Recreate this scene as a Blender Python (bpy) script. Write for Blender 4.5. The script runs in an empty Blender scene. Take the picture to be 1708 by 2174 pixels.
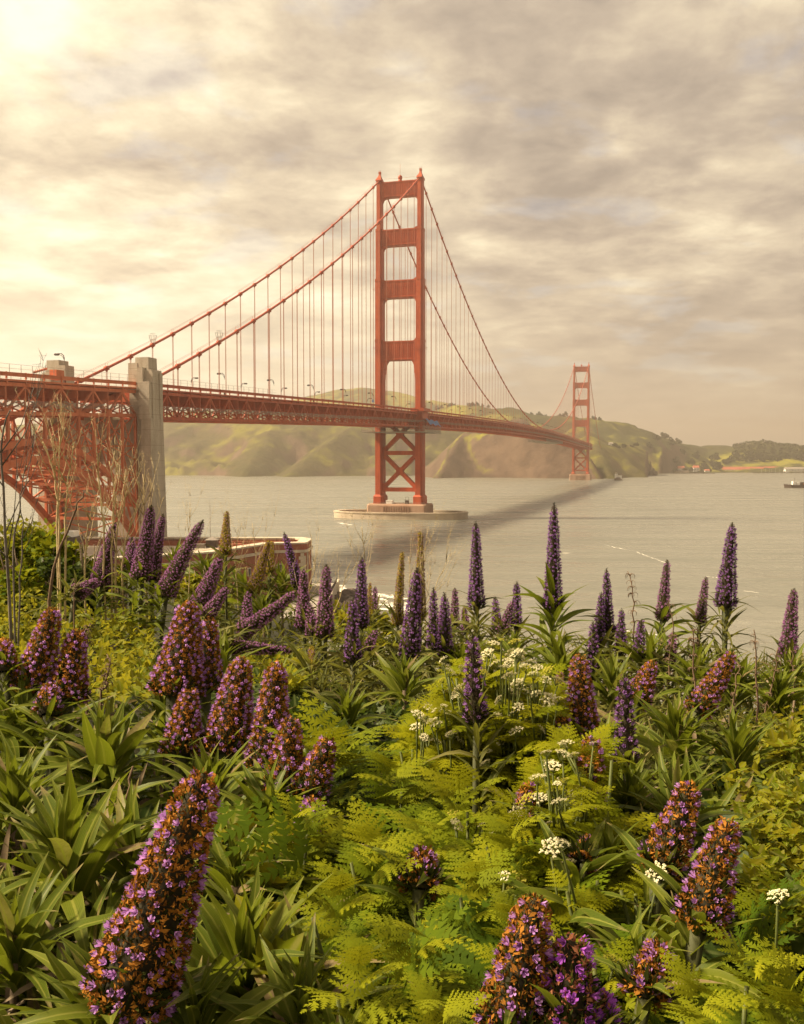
import bpy, math, random
import numpy as np
from mathutils import Vector, Matrix

random.seed(7); RS = np.random.RandomState(11)
S = bpy.context.scene; COL = S.collection
R = math.radians

# ---------------------------------------------------------------- camera, sky, sun, exposure
FOC, PITCH, CAMZ = 2023.0, 0.05397, 38.19          # focal length in pixels of a 1708 x 2174 picture
cam = bpy.data.cameras.new('camera'); camo = bpy.data.objects.new('camera', cam); COL.objects.link(camo)
camo.location = (0, 0, CAMZ); camo.rotation_euler = (R(90) - PITCH, 0, 0)
cam.sensor_fit = 'VERTICAL'; cam.sensor_height = 24.0; cam.lens = 24.0 * FOC / 2174
cam.clip_start = 0.05; cam.clip_end = 40000
S.camera = camo
SUN_AZ, SUN_EL = R(-88), R(46)                      # azimuth from +Y, negative = left of the view
sd = Vector((math.sin(SUN_AZ) * math.cos(SUN_EL), math.cos(SUN_AZ) * math.cos(SUN_EL), math.sin(SUN_EL)))
sun = bpy.data.lights.new('sun', 'SUN'); suno = bpy.data.objects.new('sun', sun); COL.objects.link(suno)
sun.energy = 5.0; sun.angle = R(8.0); sun.color = (1.0, 0.83, 0.58)
suno.rotation_euler = sd.to_track_quat('Z', 'Y').to_euler(); suno.location = (-50, 20, 120)
S.view_settings.view_transform = 'Standard'; S.view_settings.look = 'None'
S.view_settings.exposure = 1.22; S.view_settings.gamma = 1.0
S.cycles.use_denoising = True
S.cycles.max_bounces = 8; S.cycles.transparent_max_bounces = 6; S.cycles.volume_bounces = 0
S.cycles.sample_clamp_indirect = 6.0
S.cycles.use_light_tree = False

class NT:
    """short-hand for node trees"""
    def __init__(s, tree): s.t = tree; tree.nodes.clear()
    def n(s, kind, **kw):
        nd = s.t.nodes.new(kind)
        ins = kw.pop('ins', {})
        for k, v in kw.items(): setattr(nd, k, v)
        for k, v in ins.items(): s.put(nd.inputs[k], v)
        return nd
    def put(s, sock, v):
        if hasattr(v, 'is_output'): s.t.links.new(v, sock)
        else: sock.default_value = v
    def math(s, op, a, b=0.0, c=0.0, clamp=False):
        nd = s.n('ShaderNodeMath', operation=op); nd.use_clamp = clamp
        s.put(nd.inputs[0], a); s.put(nd.inputs[1], b); s.put(nd.inputs[2], c); return nd.outputs[0]
    def vmath(s, op, a, b=(0, 0, 0)):
        nd = s.n('ShaderNodeVectorMath', operation=op); s.put(nd.inputs[0], a)
        s.put(nd.inputs[1], b)
        return nd.outputs['Value'] if op in ('DOT_PRODUCT', 'LENGTH') else nd.outputs[0]
    def noise(s, vec, scale, detail=4, rough=0.55, dist=0.0, dim='3D'):
        nd = s.n('ShaderNodeTexNoise', noise_dimensions=dim)
        if vec is not None: s.put(nd.inputs['Vector'], vec)
        s.put(nd.inputs['Scale'], scale); s.put(nd.inputs['Detail'], detail)
        s.put(nd.inputs['Roughness'], rough); s.put(nd.inputs['Distortion'], dist)
        return nd.outputs['Fac']
    def ramp(s, fac, stops, interp='LINEAR'):
        nd = s.n('ShaderNodeValToRGB'); s.put(nd.inputs[0], fac); cr = nd.color_ramp; cr.interpolation = interp
        while len(cr.elements) < len(stops): cr.elements.new(0.5)
        for e, (p, c) in zip(cr.elements, stops):
            e.position = p; e.color = (c[0], c[1], c[2], 1) if hasattr(c, '__len__') else (c, c, c, 1)
        return nd.outputs[0]
    def mix(s, fac, a, b, mode='MIX'):
        nd = s.n('ShaderNodeMix', data_type='RGBA', blend_type=mode)
        s.put(nd.inputs[0], fac)
        for sock, v in ((nd.inputs[6], a), (nd.inputs[7], b)):
            s.put(sock, (v[0], v[1], v[2], 1) if isinstance(v, tuple) else v)
        return nd.outputs[2]
    def maprange(s, v, a, b, c=0.0, d=1.0, smooth=True):
        nd = s.n('ShaderNodeMapRange'); nd.interpolation_type = 'SMOOTHSTEP' if smooth else 'LINEAR'
        s.put(nd.inputs[0], v)
        for i, x in enumerate((a, b, c, d)): nd.inputs[i + 1].default_value = x
        return nd.outputs[0]

W = bpy.data.worlds.new('World'); S.world = W; W.use_nodes = True
w = NT(W.node_tree)
gen = w.n('ShaderNodeTexCoord').outputs['Generated']
sep = w.n('ShaderNodeSeparateXYZ', ins={0: gen})
zz = w.math('ADD', w.math('MAXIMUM', sep.outputs['Z'], 0.0), 0.16)
flat = w.n('ShaderNodeCombineXYZ', ins={0: w.math('DIVIDE', sep.outputs['X'], zz), 1: w.math('DIVIDE', sep.outputs['Y'], zz), 2: 3.7})
big = w.noise(flat.outputs[0], 1.3, 3, 0.5, 0.5)
mid = w.noise(flat.outputs[0], 3.5, 6, 0.58, 0.3)
fine = w.noise(flat.outputs[0], 10.0, 7, 0.62, 0.15)
cl = w.math('ADD', w.math('ADD', w.math('MULTIPLY', big, 0.42), w.math('MULTIPLY', mid, 0.40)), w.math('MULTIPLY', fine, 0.18))
ga, ge = R(-27), R(13)
gdir = (math.sin(ga) * math.cos(ge), math.cos(ga) * math.cos(ge), math.sin(ge))
gl = w.vmath('DOT_PRODUCT', w.vmath('NORMALIZE', gen), gdir)
glow = w.maprange(gl, 0.80, 0.985, 0.0, 1.0)                       # the thin bright part of the cloud deck
sdn = (math.sin(R(-20.8)) * math.cos(R(23.4)), math.cos(R(-20.8)) * math.cos(R(23.4)), math.sin(R(23.4)))
spot = w.maprange(w.vmath('DOT_PRODUCT', w.vmath('NORMALIZE', gen), sdn), 0.9990, 1.0)
lum = w.math('ADD', w.math('MULTIPLY', w.math('SUBTRACT', cl, 0.5), 3.3), w.math('ADD', w.math('MULTIPLY', glow, 0.36), 0.32))
lum = w.math('ADD', lum, w.math('MULTIPLY', spot, 0.22))
ccol = w.ramp(lum, [(0.0, (0.34, 0.285, 0.235)), (0.25, (0.49, 0.405, 0.315)), (0.50, (0.70, 0.585, 0.425)),
                    (0.75, (0.96, 0.835, 0.585)), (1.0, (1.16, 1.05, 0.79))])
hz = w.maprange(sep.outputs['Z'], 0.0, 0.24, 0.85, 0.0)
hcol = w.mix(glow, (0.49, 0.40, 0.30), (1.08, 0.95, 0.68))
ccol = w.mix(hz, ccol, hcol)
sky = w.n('ShaderNodeTexSky', sky_type='NISHITA'); sky.sun_disc = False
sky.sun_elevation = SUN_EL; sky.sun_rotation = SUN_AZ
bs = w.n('ShaderNodeBackground', ins={0: sky.outputs[0], 1: 0.10})
bc = w.n('ShaderNodeBackground', ins={0: ccol, 1: 0.50})
gap = w.maprange(w.noise(flat.outputs[0], 3.3, 5, 0.55, 0.3), 0.34, 0.46, 0.87, 1.0)
ms = w.n('ShaderNodeMixShader', ins={0: gap, 1: bs.outputs[0], 2: bc.outputs[0]})
wo = w.n('ShaderNodeOutputWorld', ins={0: ms.outputs[0]})

# ---------------------------------------------------------------- helpers
CT, ST = math.cos(PITCH), math.sin(PITCH)
def ray(px, py):
    px = np.asarray(px, float); py = np.asarray(py, float)
    b = (1087 - py) / FOC
    return np.stack([(px - 854) / FOC, CT + ST * b, -ST + CT * b], -1)
def P(px, py, Y):
    """the point seen at picture position px, py that lies at distance Y in front of the camera"""
    r = ray(px, py); k = np.asarray(Y, float) / r[..., 1]
    return r * k[..., None] + np.array([0, 0, CAMZ])
def onwater(px, py, z=0.0):
    r = ray(px, py); k = (z - CAMZ) / r[..., 2]
    return r * k[..., None] + np.array([0, 0, CAMZ])

def tag(o, label=None, cat=None, group=None, kind=None):
    if label: o['label'] = label
    if cat: o['category'] = cat
    if group: o['group'] = group
    if kind: o['kind'] = kind
    return o
def empty(name, loc=(0, 0, 0), rz=0.0):
    o = bpy.data.objects.new(name, None); COL.objects.link(o); o.location = tuple(loc); o.rotation_euler = (0, 0, rz)
    o.empty_display_size = 0.2; return o
def copy_tree(o, parent=None):
    c = o.copy(); COL.objects.link(c)
    if parent: c.parent = parent
    for ch in list(o.children): copy_tree(ch, c)
    return c

class G:
    """collects shapes and links them as one mesh object"""
    def __init__(s): s.V = []; s.F = []; s.A = []; s.n = 0
    def add(s, V, F, A=None):
        V = np.asarray(V, float).reshape(-1, 3)
        if not isinstance(F, list): F = [F]
        for f in F: s.F.append(np.asarray(f, int) + s.n)
        s.V.append(V); s.A.append(np.zeros_like(V) if A is None else np.asarray(A, float))
        s.n += len(V); return s
    def box(s, c, d, rz=0.0):
        c = np.asarray(c, float); d = np.asarray(d, float) / 2
        v = np.array([(x, y, z) for z in (-1, 1) for y in (-1, 1) for x in (-1, 1)], float) * d
        if rz:
            co, si = math.cos(rz), math.sin(rz); v[:, :2] = v[:, :2] @ np.array([[co, si], [-si, co]])
        return s.add(v + c, np.array([(0, 2, 3, 1), (4, 5, 7, 6), (0, 1, 5, 4), (2, 6, 7, 3), (0, 4, 6, 2), (1, 3, 7, 5)]))
    def bar(s, p, q, wd, ht=None, up=(0, 0, 1)):
        p = np.asarray(p, float); q = np.asarray(q, float); ht = wd if ht is None else ht
        d = q - p; L = np.linalg.norm(d)
        if L < 1e-9: return s
        d /= L; a = np.cross(d, up)
        if np.linalg.norm(a) < 1e-3: a = np.cross(d, (0, 1, 0))
        a /= np.linalg.norm(a); b = np.cross(a, d)
        v = [p + sx * a * wd / 2 + sy * b * ht / 2 for sy in (-1, 1) for sx in (-1, 1)]
        v += [q + sx * a * wd / 2 + sy * b * ht / 2 for sy in (-1, 1) for sx in (-1, 1)]
        return s.add(v, np.array([(0, 2, 3, 1), (4, 5, 7, 6), (0, 1, 5, 4), (2, 6, 7, 3), (0, 4, 6, 2), (1, 3, 7, 5)]))
    def tube(s, pts, rad, n=6, cap=True):
        pts = np.asarray(pts, float); m = len(pts)
        rad = np.broadcast_to(np.asarray(rad, float), (m,))
        t = np.gradient(pts, axis=0); t /= np.linalg.norm(t, axis=1)[:, None] + 1e-12
        ref = np.array([0, 0, 1.0]) if abs(t[:, 2]).mean() < 0.9 else np.array([1.0, 0, 0])
        a = np.cross(t, ref); a /= np.linalg.norm(a, axis=1)[:, None] + 1e-12; b = np.cross(t, a)
        th = np.arange(n) * 2 * math.pi / n
        V = pts[:, None, :] + rad[:, None, None] * (np.cos(th)[None, :, None] * a[:, None, :] + np.sin(th)[None, :, None] * b[:, None, :])
        i = np.arange(m - 1)[:, None] * n; j = np.arange(n)[None, :]; k = (j + 1) % n
        q = np.stack([i + j, i + k, i + n + k, i + n + j], -1).reshape(-1, 4)
        F = [q]
        if cap: F += [np.arange(n)[None, ::-1], (np.arange(n) + (m - 1) * n)[None, :]]
        v = np.repeat(np.linspace(0, 1, m), n)
        A = np.stack([np.full(m * n, .5), v, np.full(m * n, RS.rand())], -1)
        return s.add(V.reshape(-1, 3), F, A)
    def prism(s, poly, f0, f1, fn):
        """poly: outline (a, b); fn(a, b, f) -> xyz; extruded from f0 to f1"""
        n = len(poly)
        V = [fn(a, b, f0) for a, b in poly] + [fn(a, b, f1) for a, b in poly]
        i = np.arange(n); j = (i + 1) % n
        return s.add(V, [i[None, ::-1], (i + n)[None, :], np.stack([i, j, j + n, i + n], -1)])
    def inst(s, bv, bf, M, O, ba=None, rnd=None):
        """many copies of a small shape: M (k,3,3), O (k,3)"""
        k, n = len(O), len(bv)
        V = np.einsum('kij,nj->kni', M, bv) + O[:, None, :]
        A = np.zeros((k, n, 3)) if ba is None else np.broadcast_to(ba, (k, n, 3)).copy()
        A[:, :, 2] = (RS.rand(k) if rnd is None else rnd)[:, None]
        F = [(np.asarray(f)[None] + (np.arange(k) * n)[:, None, None]).reshape(-1, np.asarray(f).shape[1]) for f in (bf if isinstance(bf, list) else [bf])]
        return s.add(V.reshape(-1, 3), F, A.reshape(-1, 3))
    def mesh(s, name):
        me = bpy.data.meshes.new(name)
        V = np.concatenate(s.V); A = np.concatenate(s.A)
        me.vertices.add(len(V)); me.vertices.foreach_set('co', V.astype(np.float32).ravel())
        lt = np.concatenate([np.full(len(f), f.shape[1]) for f in s.F if len(f)]); li = np.concatenate([f.ravel() for f in s.F if len(f)])
        ls = np.concatenate([[0], np.cumsum(lt)[:-1]])
        me.loops.add(len(li)); me.loops.foreach_set('vertex_index', li.astype(np.int32))
        me.polygons.add(len(lt)); me.polygons.foreach_set('loop_start', ls.astype(np.int32))
        at = me.attributes.new('lf', 'FLOAT_VECTOR', 'POINT'); at.data.foreach_set('vector', A.astype(np.float32).ravel())
        me.polygons.foreach_set('use_smooth', np.zeros(len(lt), bool))
        me.update(calc_edges=True)
        return me
    def build(s, name, mat, parent=None, smooth=False):
        me = s.mesh(name); me.materials.append(mat)
        if smooth or 'leafy' in mat: me.polygons.foreach_set('use_smooth', np.ones(len(me.polygons), bool))
        o = bpy.data.objects.new(name, me); COL.objects.link(o)
        if parent: o.parent = parent
        return o

def rots(az, tilt, roll, sc):
    """matrices that turn a shape grown along +Y: tilt up from the ground, azimuth az, roll about its length"""
    az, tilt, roll = (np.broadcast_to(np.asarray(x, float), np.shape(sc)) for x in (az, tilt, roll))
    def m(*r): return np.stack([np.stack([np.broadcast_to(x, np.shape(sc)) for x in q], -1) for q in r], -2)
    ca, sa, ct, st, cr, sr = np.cos(az), np.sin(az), np.cos(tilt), np.sin(tilt), np.cos(roll), np.sin(roll)
    Z = m((ca, -sa, 0), (sa, ca, 0), (0, 0, 1)); X = m((1, 0, 0), (0, ct, -st), (0, st, ct)); Y = m((cr, 0, sr), (0, 1, 0), (-sr, 0, cr))
    return Z @ X @ Y * np.asarray(sc)[..., None, None]

# ---------------------------------------------------------------- materials
def mat(name, fn):
    m = bpy.data.materials.new(name); m.use_nodes = True; t = NT(m.node_tree)
    sh = fn(t); t.n('ShaderNodeOutputMaterial', ins={0: sh}); return m
def rough_paint(name, c1, c2, scale=0.3, rough=0.6, bump=0.0, bscale=3.0, streak=False, spec=0.3):
    def fn(t):
        pos = t.n('ShaderNodeNewGeometry').outputs['Position']
        if streak: pos = t.vmath('MULTIPLY', pos, (1, 1, 0.12))
        nz = t.noise(pos, scale, 6, 0.6)
        col = t.ramp(nz, [(0.32, c1), (0.68, c2)])
        p = t.n('ShaderNodeBsdfPrincipled', ins={'Base Color': col, 'Roughness': rough, 'Specular IOR Level': spec})
        if bump:
            b = t.n('ShaderNodeBump', ins={'Strength': bump, 'Height': t.noise(pos, bscale, 5)}); t.put(p.inputs['Normal'], b.outputs[0])
        return p.outputs[0]
    return mat(name, fn)
def leaf_mat(name, cols, rib=None, trans=0.35, rough=0.5, vein=0.0, tcol=None, spec=.05, dead=False):
    """cols: three greens over the per-leaf random value; lighter midrib; light passes through"""
    def fn(t):
        at = t.n('ShaderNodeAttribute', attribute_name='lf').outputs['Vector']
        s3 = t.n('ShaderNodeSeparateXYZ', ins={0: at})
        pos = t.n('ShaderNodeNewGeometry').outputs['Position']
        c = t.ramp(s3.outputs[2], [(0.0, cols[0]), (0.5, cols[1]), (1.0, cols[2])])
        c = t.mix(t.maprange(t.noise(pos, 14.0, 3), 0.35, 0.7, 0.0, 0.35), c, cols[0])
        if dead:
            brown = t.ramp(t.noise(pos, 60.0, 3), [(.3, (.12, .075, .035)), (.7, (.26, .19, .10))])
            c = t.mix(t.maprange(s3.outputs[2], .945, .965), c, brown)
            tipw = t.math('MULTIPLY', t.maprange(t.math('ADD', s3.outputs[1], t.math('MULTIPLY', t.noise(pos, 45.0, 2), .16)), .93, 1.05), t.maprange(t.math('FRACT', t.math('MULTIPLY', s3.outputs[2], 7.3)), .45, .55))
            c = t.mix(tipw, c, brown)
            c = t.mix(t.maprange(t.noise(pos, 160.0, 2), .66, .74, 0, .45), c, brown)
        if rib:
            du = t.math('ABSOLUTE', t.math('SUBTRACT', s3.outputs[0], 0.5))
            c = t.mix(t.maprange(du, 0.02, 0.10, 0.8, 0.0), c, rib)
            edge = t.maprange(du, 0.40, 0.5, 0.0, 0.35); c = t.mix(edge, c, rib)
            if vein:
                wv = t.math('SINE', t.math('MULTIPLY', t.math('SUBTRACT', du, t.math('MULTIPLY', s3.outputs[1], 0.35)), 75.0))
                c = t.mix(t.maprange(wv, 0.5, 1.0, 0.0, vein), c, rib)
        p = t.n('ShaderNodeBsdfPrincipled', ins={'Base Color': c, 'Roughness': rough, 'Specular IOR Level': spec})
        tr = t.n('ShaderNodeBsdfTranslucent', ins={0: t.mix(0.65, c, tcol) if tcol else c})
        return t.n('ShaderNodeMixShader', ins={0: trans, 1: p.outputs[0], 2: tr.outputs[0]}).outputs[0]
    m = mat(name, fn); m['leafy'] = 1; return m

def _orange(t):
    g = t.n('ShaderNodeNewGeometry'); pos = g.outputs['Position']; s3 = t.n('ShaderNodeSeparateXYZ', ins={0: pos})
    n1 = t.noise(t.vmath('MULTIPLY', pos, (1, 1, .07)), .55, 6, .65); n2 = t.noise(pos, .16, 5, .6)
    c = t.ramp(t.math('ADD', t.math('MULTIPLY', n1, .6), t.math('MULTIPLY', n2, .4)), [(.34, (.27, .040, .014)), (.52, (.40, .068, .021)), (.68, (.49, .100, .032))])
    sm = t.math('FRACT', t.math('MULTIPLY', s3.outputs[2], .145))
    c = t.mix(t.maprange(sm, 0, .05, .35, 0), c, (.20, .035, .015))
    return t.n('ShaderNodeBsdfPrincipled', ins={'Base Color': c, 'Roughness': .55, 'Specular IOR Level': .3}).outputs[0]
ORANGE = mat('bridge_orange_paint', _orange)
ORANGE_HAZED = rough_paint('hazed_arch_orange', (0.42, 0.110, 0.044), (0.58, 0.165, 0.070), 0.5, 0.65, streak=True)  # bridge orange made paler: hazy glow over the arch painted into the colour
CABLE = rough_paint('cable_paint', (0.34, 0.058, 0.024), (0.44, 0.075, 0.030), 1.0, 0.5)
ROPE = rough_paint('rope_paint', (0.36, 0.11, 0.06), (0.42, 0.14, 0.08), 1.0, 0.5)
DARKSTEEL = rough_paint('dark_steel', (0.05, 0.035, 0.028), (0.09, 0.06, 0.045), 1.0, 0.5)
ASPHALT = rough_paint('asphalt', (0.045, 0.043, 0.040), (0.065, 0.060, 0.055), 0.6, 0.85)
GREYMETAL = rough_paint('grey_scaffold', (0.22, 0.19, 0.16), (0.34, 0.29, 0.24), 0.8, 0.6)
TARP = rough_paint('blue_tarp', (0.05, 0.10, 0.25), (0.09, 0.16, 0.34), 0.4, 0.6)
WHITE = rough_paint('white_paint', (0.70, 0.68, 0.62), (0.82, 0.80, 0.74), 0.5, 0.6)
REDROOF = rough_paint('red_roof', (0.36, 0.10, 0.06), (0.46, 0.15, 0.09), 0.05, 0.8)
def _conc(t):
    pos = t.n('ShaderNodeNewGeometry').outputs['Position']
    s3 = t.n('ShaderNodeSeparateXYZ', ins={0: pos})
    n1 = t.noise(t.vmath('MULTIPLY', pos, (1, 1, 0.15)), 0.5, 6, 0.65)
    n2 = t.noise(pos, 1.6, 5, 0.6)
    c = t.ramp(t.math('ADD', t.math('MULTIPLY', n1, 0.7), t.math('MULTIPLY', n2, 0.3)), [(0.30, (0.30, 0.25, 0.185)), (0.55, (0.43, 0.37, 0.29)), (0.75, (0.52, 0.46, 0.37))])
    ln = t.math('FRACT', t.math('MULTIPLY', s3.outputs[2], 0.21))
    c = t.mix(t.maprange(ln, 0.0, 0.06, 0.55, 0.0), c, (0.20, 0.16, 0.12))
    bd = t.math('FRACT', t.math('MULTIPLY', s3.outputs[2], 1.45))
    c = t.mix(t.maprange(bd, 0.0, 0.15, 0.16, 0.0), c, (0.16, 0.13, 0.10))
    p = t.n('ShaderNodeBsdfPrincipled', ins={'Base Color': c, 'Roughness': 0.9, 'Specular IOR Level': 0.2})
    b = t.n('ShaderNodeBump', ins={'Strength': 0.4, 'Height': n2}); t.put(p.inputs['Normal'], b.outputs[0])
    return p.outputs[0]
CONCRETE = mat('board_marked_concrete', _conc)
PIERCONC = rough_paint('pier_concrete', (0.27, 0.15, 0.095), (0.40, 0.26, 0.18), 0.12, 0.9, 0.3, 1.0, streak=True)
FENDER = rough_paint('fender_concrete', (0.36, 0.28, 0.20), (0.52, 0.43, 0.32), 0.15, 0.9, 0.3, 1.0)
def _brick(t):
    pos = t.n('ShaderNodeNewGeometry').outputs['Position']
    s3 = t.n('ShaderNodeSeparateXYZ', ins={0: pos})
    n = t.noise(pos, 0.35, 6, 0.65); n2 = t.noise(pos, 2.4, 4)
    c = t.ramp(n, [(0.3, (0.20, 0.060, 0.034)), (0.7, (0.32, 0.115, 0.068))])
    c = t.mix(t.maprange(n2, 0.5, 0.8, 0.0, 0.4), c, (0.36, 0.20, 0.14))
    cr = t.math('FRACT', t.math('MULTIPLY', s3.outputs[2], 3.2))
    c = t.mix(t.maprange(cr, 0.0, 0.2, 0.25, 0.0), c, (0.30, 0.22, 0.16))
    return t.n('ShaderNodeBsdfPrincipled', ins={'Base Color': c, 'Roughness': 0.95, 'Specular IOR Level': 0.1}).outputs[0]
BRICK = mat('fort_brick', _brick)
STONE = rough_paint('pale_stone', (0.42, 0.35, 0.26), (0.56, 0.48, 0.37), 0.5, 0.9)
ROCK = rough_paint('wet_rock', (0.045, 0.035, 0.028), (0.14, 0.10, 0.075), 0.5, 0.8, 0.8, 1.0)
def _water(t):
    pos = t.n('ShaderNodeNewGeometry').outputs['Position']
    st = t.vmath('MULTIPLY', pos, (0.55, 1.0, 1.0))
    n1 = t.noise(st, 0.16, 5, 0.6, 0.2); n2 = t.noise(st, 0.045, 4, 0.6); n3 = t.noise(t.vmath('MULTIPLY', pos, (0.25, 1, 1)), 0.012, 4, 0.6)
    hgt = t.math('ADD', t.math('MULTIPLY', n1, 0.8), t.math('ADD', t.math('MULTIPLY', n2, 2.2), t.math('MULTIPLY', n3, 3.0)))
    b = t.n('ShaderNodeBump', ins={'Strength': 0.85, 'Distance': 1.3, 'Height': hgt})
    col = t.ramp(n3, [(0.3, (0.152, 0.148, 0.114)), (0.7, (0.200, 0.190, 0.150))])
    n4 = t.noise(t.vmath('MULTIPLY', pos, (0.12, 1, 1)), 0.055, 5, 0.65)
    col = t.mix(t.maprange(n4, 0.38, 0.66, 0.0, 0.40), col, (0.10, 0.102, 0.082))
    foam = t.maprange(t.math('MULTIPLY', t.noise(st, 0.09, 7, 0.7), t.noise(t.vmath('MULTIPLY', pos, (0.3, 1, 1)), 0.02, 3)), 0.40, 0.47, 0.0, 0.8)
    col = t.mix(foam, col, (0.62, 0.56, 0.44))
    p = t.n('ShaderNodeBsdfPrincipled', ins={'Base Color': col, 'Roughness': t.maprange(n4, 0.35, 0.65, 0.20, 0.36), 'IOR': 1.40, 'Normal': b.outputs[0]})
    return p.outputs[0]
WATER = mat('bay_water', _water)
def _foam(t):
    pos = t.n('ShaderNodeNewGeometry').outputs['Position']
    n = t.noise(pos, 0.5, 6, 0.7)
    p = t.n('ShaderNodeBsdfPrincipled', ins={'Base Color': (0.78, 0.73, 0.62, 1), 'Roughness': 0.8})
    tr = t.n('ShaderNodeBsdfTransparent')
    return t.n('ShaderNodeMixShader', ins={0: t.maprange(n, 0.40, 0.56), 1: tr.outputs[0], 2: p.outputs[0]}).outputs[0]
FOAM = mat('sea_foam', _foam)
def _hill(t):
    g = t.n('ShaderNodeNewGeometry'); pos = g.outputs['Position']
    s3 = t.n('ShaderNodeSeparateXYZ', ins={0: g.outputs['Normal']})
    n1 = t.noise(pos, 0.0042, 6, 0.6, 0.3); n2 = t.noise(pos, 0.02, 6, 0.65); n3 = t.noise(pos, 0.08, 4, 0.6)
    grass = t.ramp(n3, [(0.3, (0.14, 0.130, 0.020)), (0.7, (0.26, 0.235, 0.030))])
    scrub = t.ramp(n3, [(0.3, (0.024, 0.028, 0.010)), (0.7, (0.062, 0.060, 0.020))])
    c = t.mix(t.maprange(t.math('ADD', t.math('MULTIPLY', n1, 0.6), t.math('MULTIPLY', n2, 0.4)), 0.43, 0.53), grass, scrub)
    lft = t.n('ShaderNodeSeparateXYZ', ins={0: t.n('ShaderNodeAttribute', attribute_name='lf').outputs['Vector']}).outputs[1]
    c = t.mix(t.math('MULTIPLY', lft, t.maprange(n2, .38, .58, .30, .9)), c, t.ramp(n3, [(.3, (.042, .036, .016)), (.7, (.095, .076, .032))]))
    rock = t.ramp(n2, [(0.3, (0.060, 0.038, 0.028)), (0.7, (0.15, 0.098, 0.066))])
    msk = t.n('ShaderNodeSeparateXYZ', ins={0: t.n('ShaderNodeAttribute', attribute_name='lf').outputs['Vector']}).outputs[0]
    steep = t.math('MAXIMUM', t.math('MULTIPLY', msk, t.maprange(n3, .28, .45, .55, 1.0)), t.maprange(t.math('ADD', s3.outputs[2], t.math('MULTIPLY', t.math('SUBTRACT', n2, 0.5), 0.35)), 0.70, 0.82, 1.0, 0.0))
    c = t.mix(steep, c, rock)
    p = t.n('ShaderNodeBsdfPrincipled', ins={'Base Color': c, 'Roughness': 0.95, 'Specular IOR Level': 0.05})
    b = t.n('ShaderNodeBump', ins={'Strength': 0.8, 'Distance': 6.0, 'Height': t.noise(pos, 0.03, 6, 0.7)}); t.put(p.inputs['Normal'], b.outputs[0])
    return p.outputs[0]
HILL = mat('hill_grass_scrub_rock', _hill)
SOIL = rough_paint('leaf_litter_soil', (0.010, 0.010, 0.004), (0.030, 0.028, 0.010), 6.0, 0.95, 0.8, 20.0)

# ---------------------------------------------------------------- the bridge frame: x across (east +), y along the deck, z up
TX, TY, PHI = -1.208, 635.48, 0.2775
UX, UY = math.sin(PHI), math.cos(PHI)
def bw(t, s, z=0.0): return np.array([TX + s * UX + t * UY, TY + s * UY - t * UX, z])
def bridge_thing(name, label, cat, t=0, s=0, z=0, group=None):
    return tag(empty(name, bw(t, s, z), -PHI), label, cat, group)
_s = [-520, -409, -377, -349, -333, -232, -101, 30, 179, 300, 520, 640, 800, 962, 1293, 1420]
_z = [55.6, 60.3, 61.4, 62.5, 63.0, 65.9, 69.6, 72.4, 75.2, 77.2, 79.0, 79.3, 78.8, 77.0, 73.0, 71.0]
def zr(s): return float(np.interp(s, _s, _z))
def cable_z(s):
    if s <= 0: return 222.9 + 0.5883 * s + 3.46e-4 * s * s
    if s <= 1280: return 78.6 + 144.3 * ((s - 640) / 640) ** 2
    s = 1280 - s; return 222.9 + 0.5883 * s + 3.46e-4 * s * s

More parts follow.
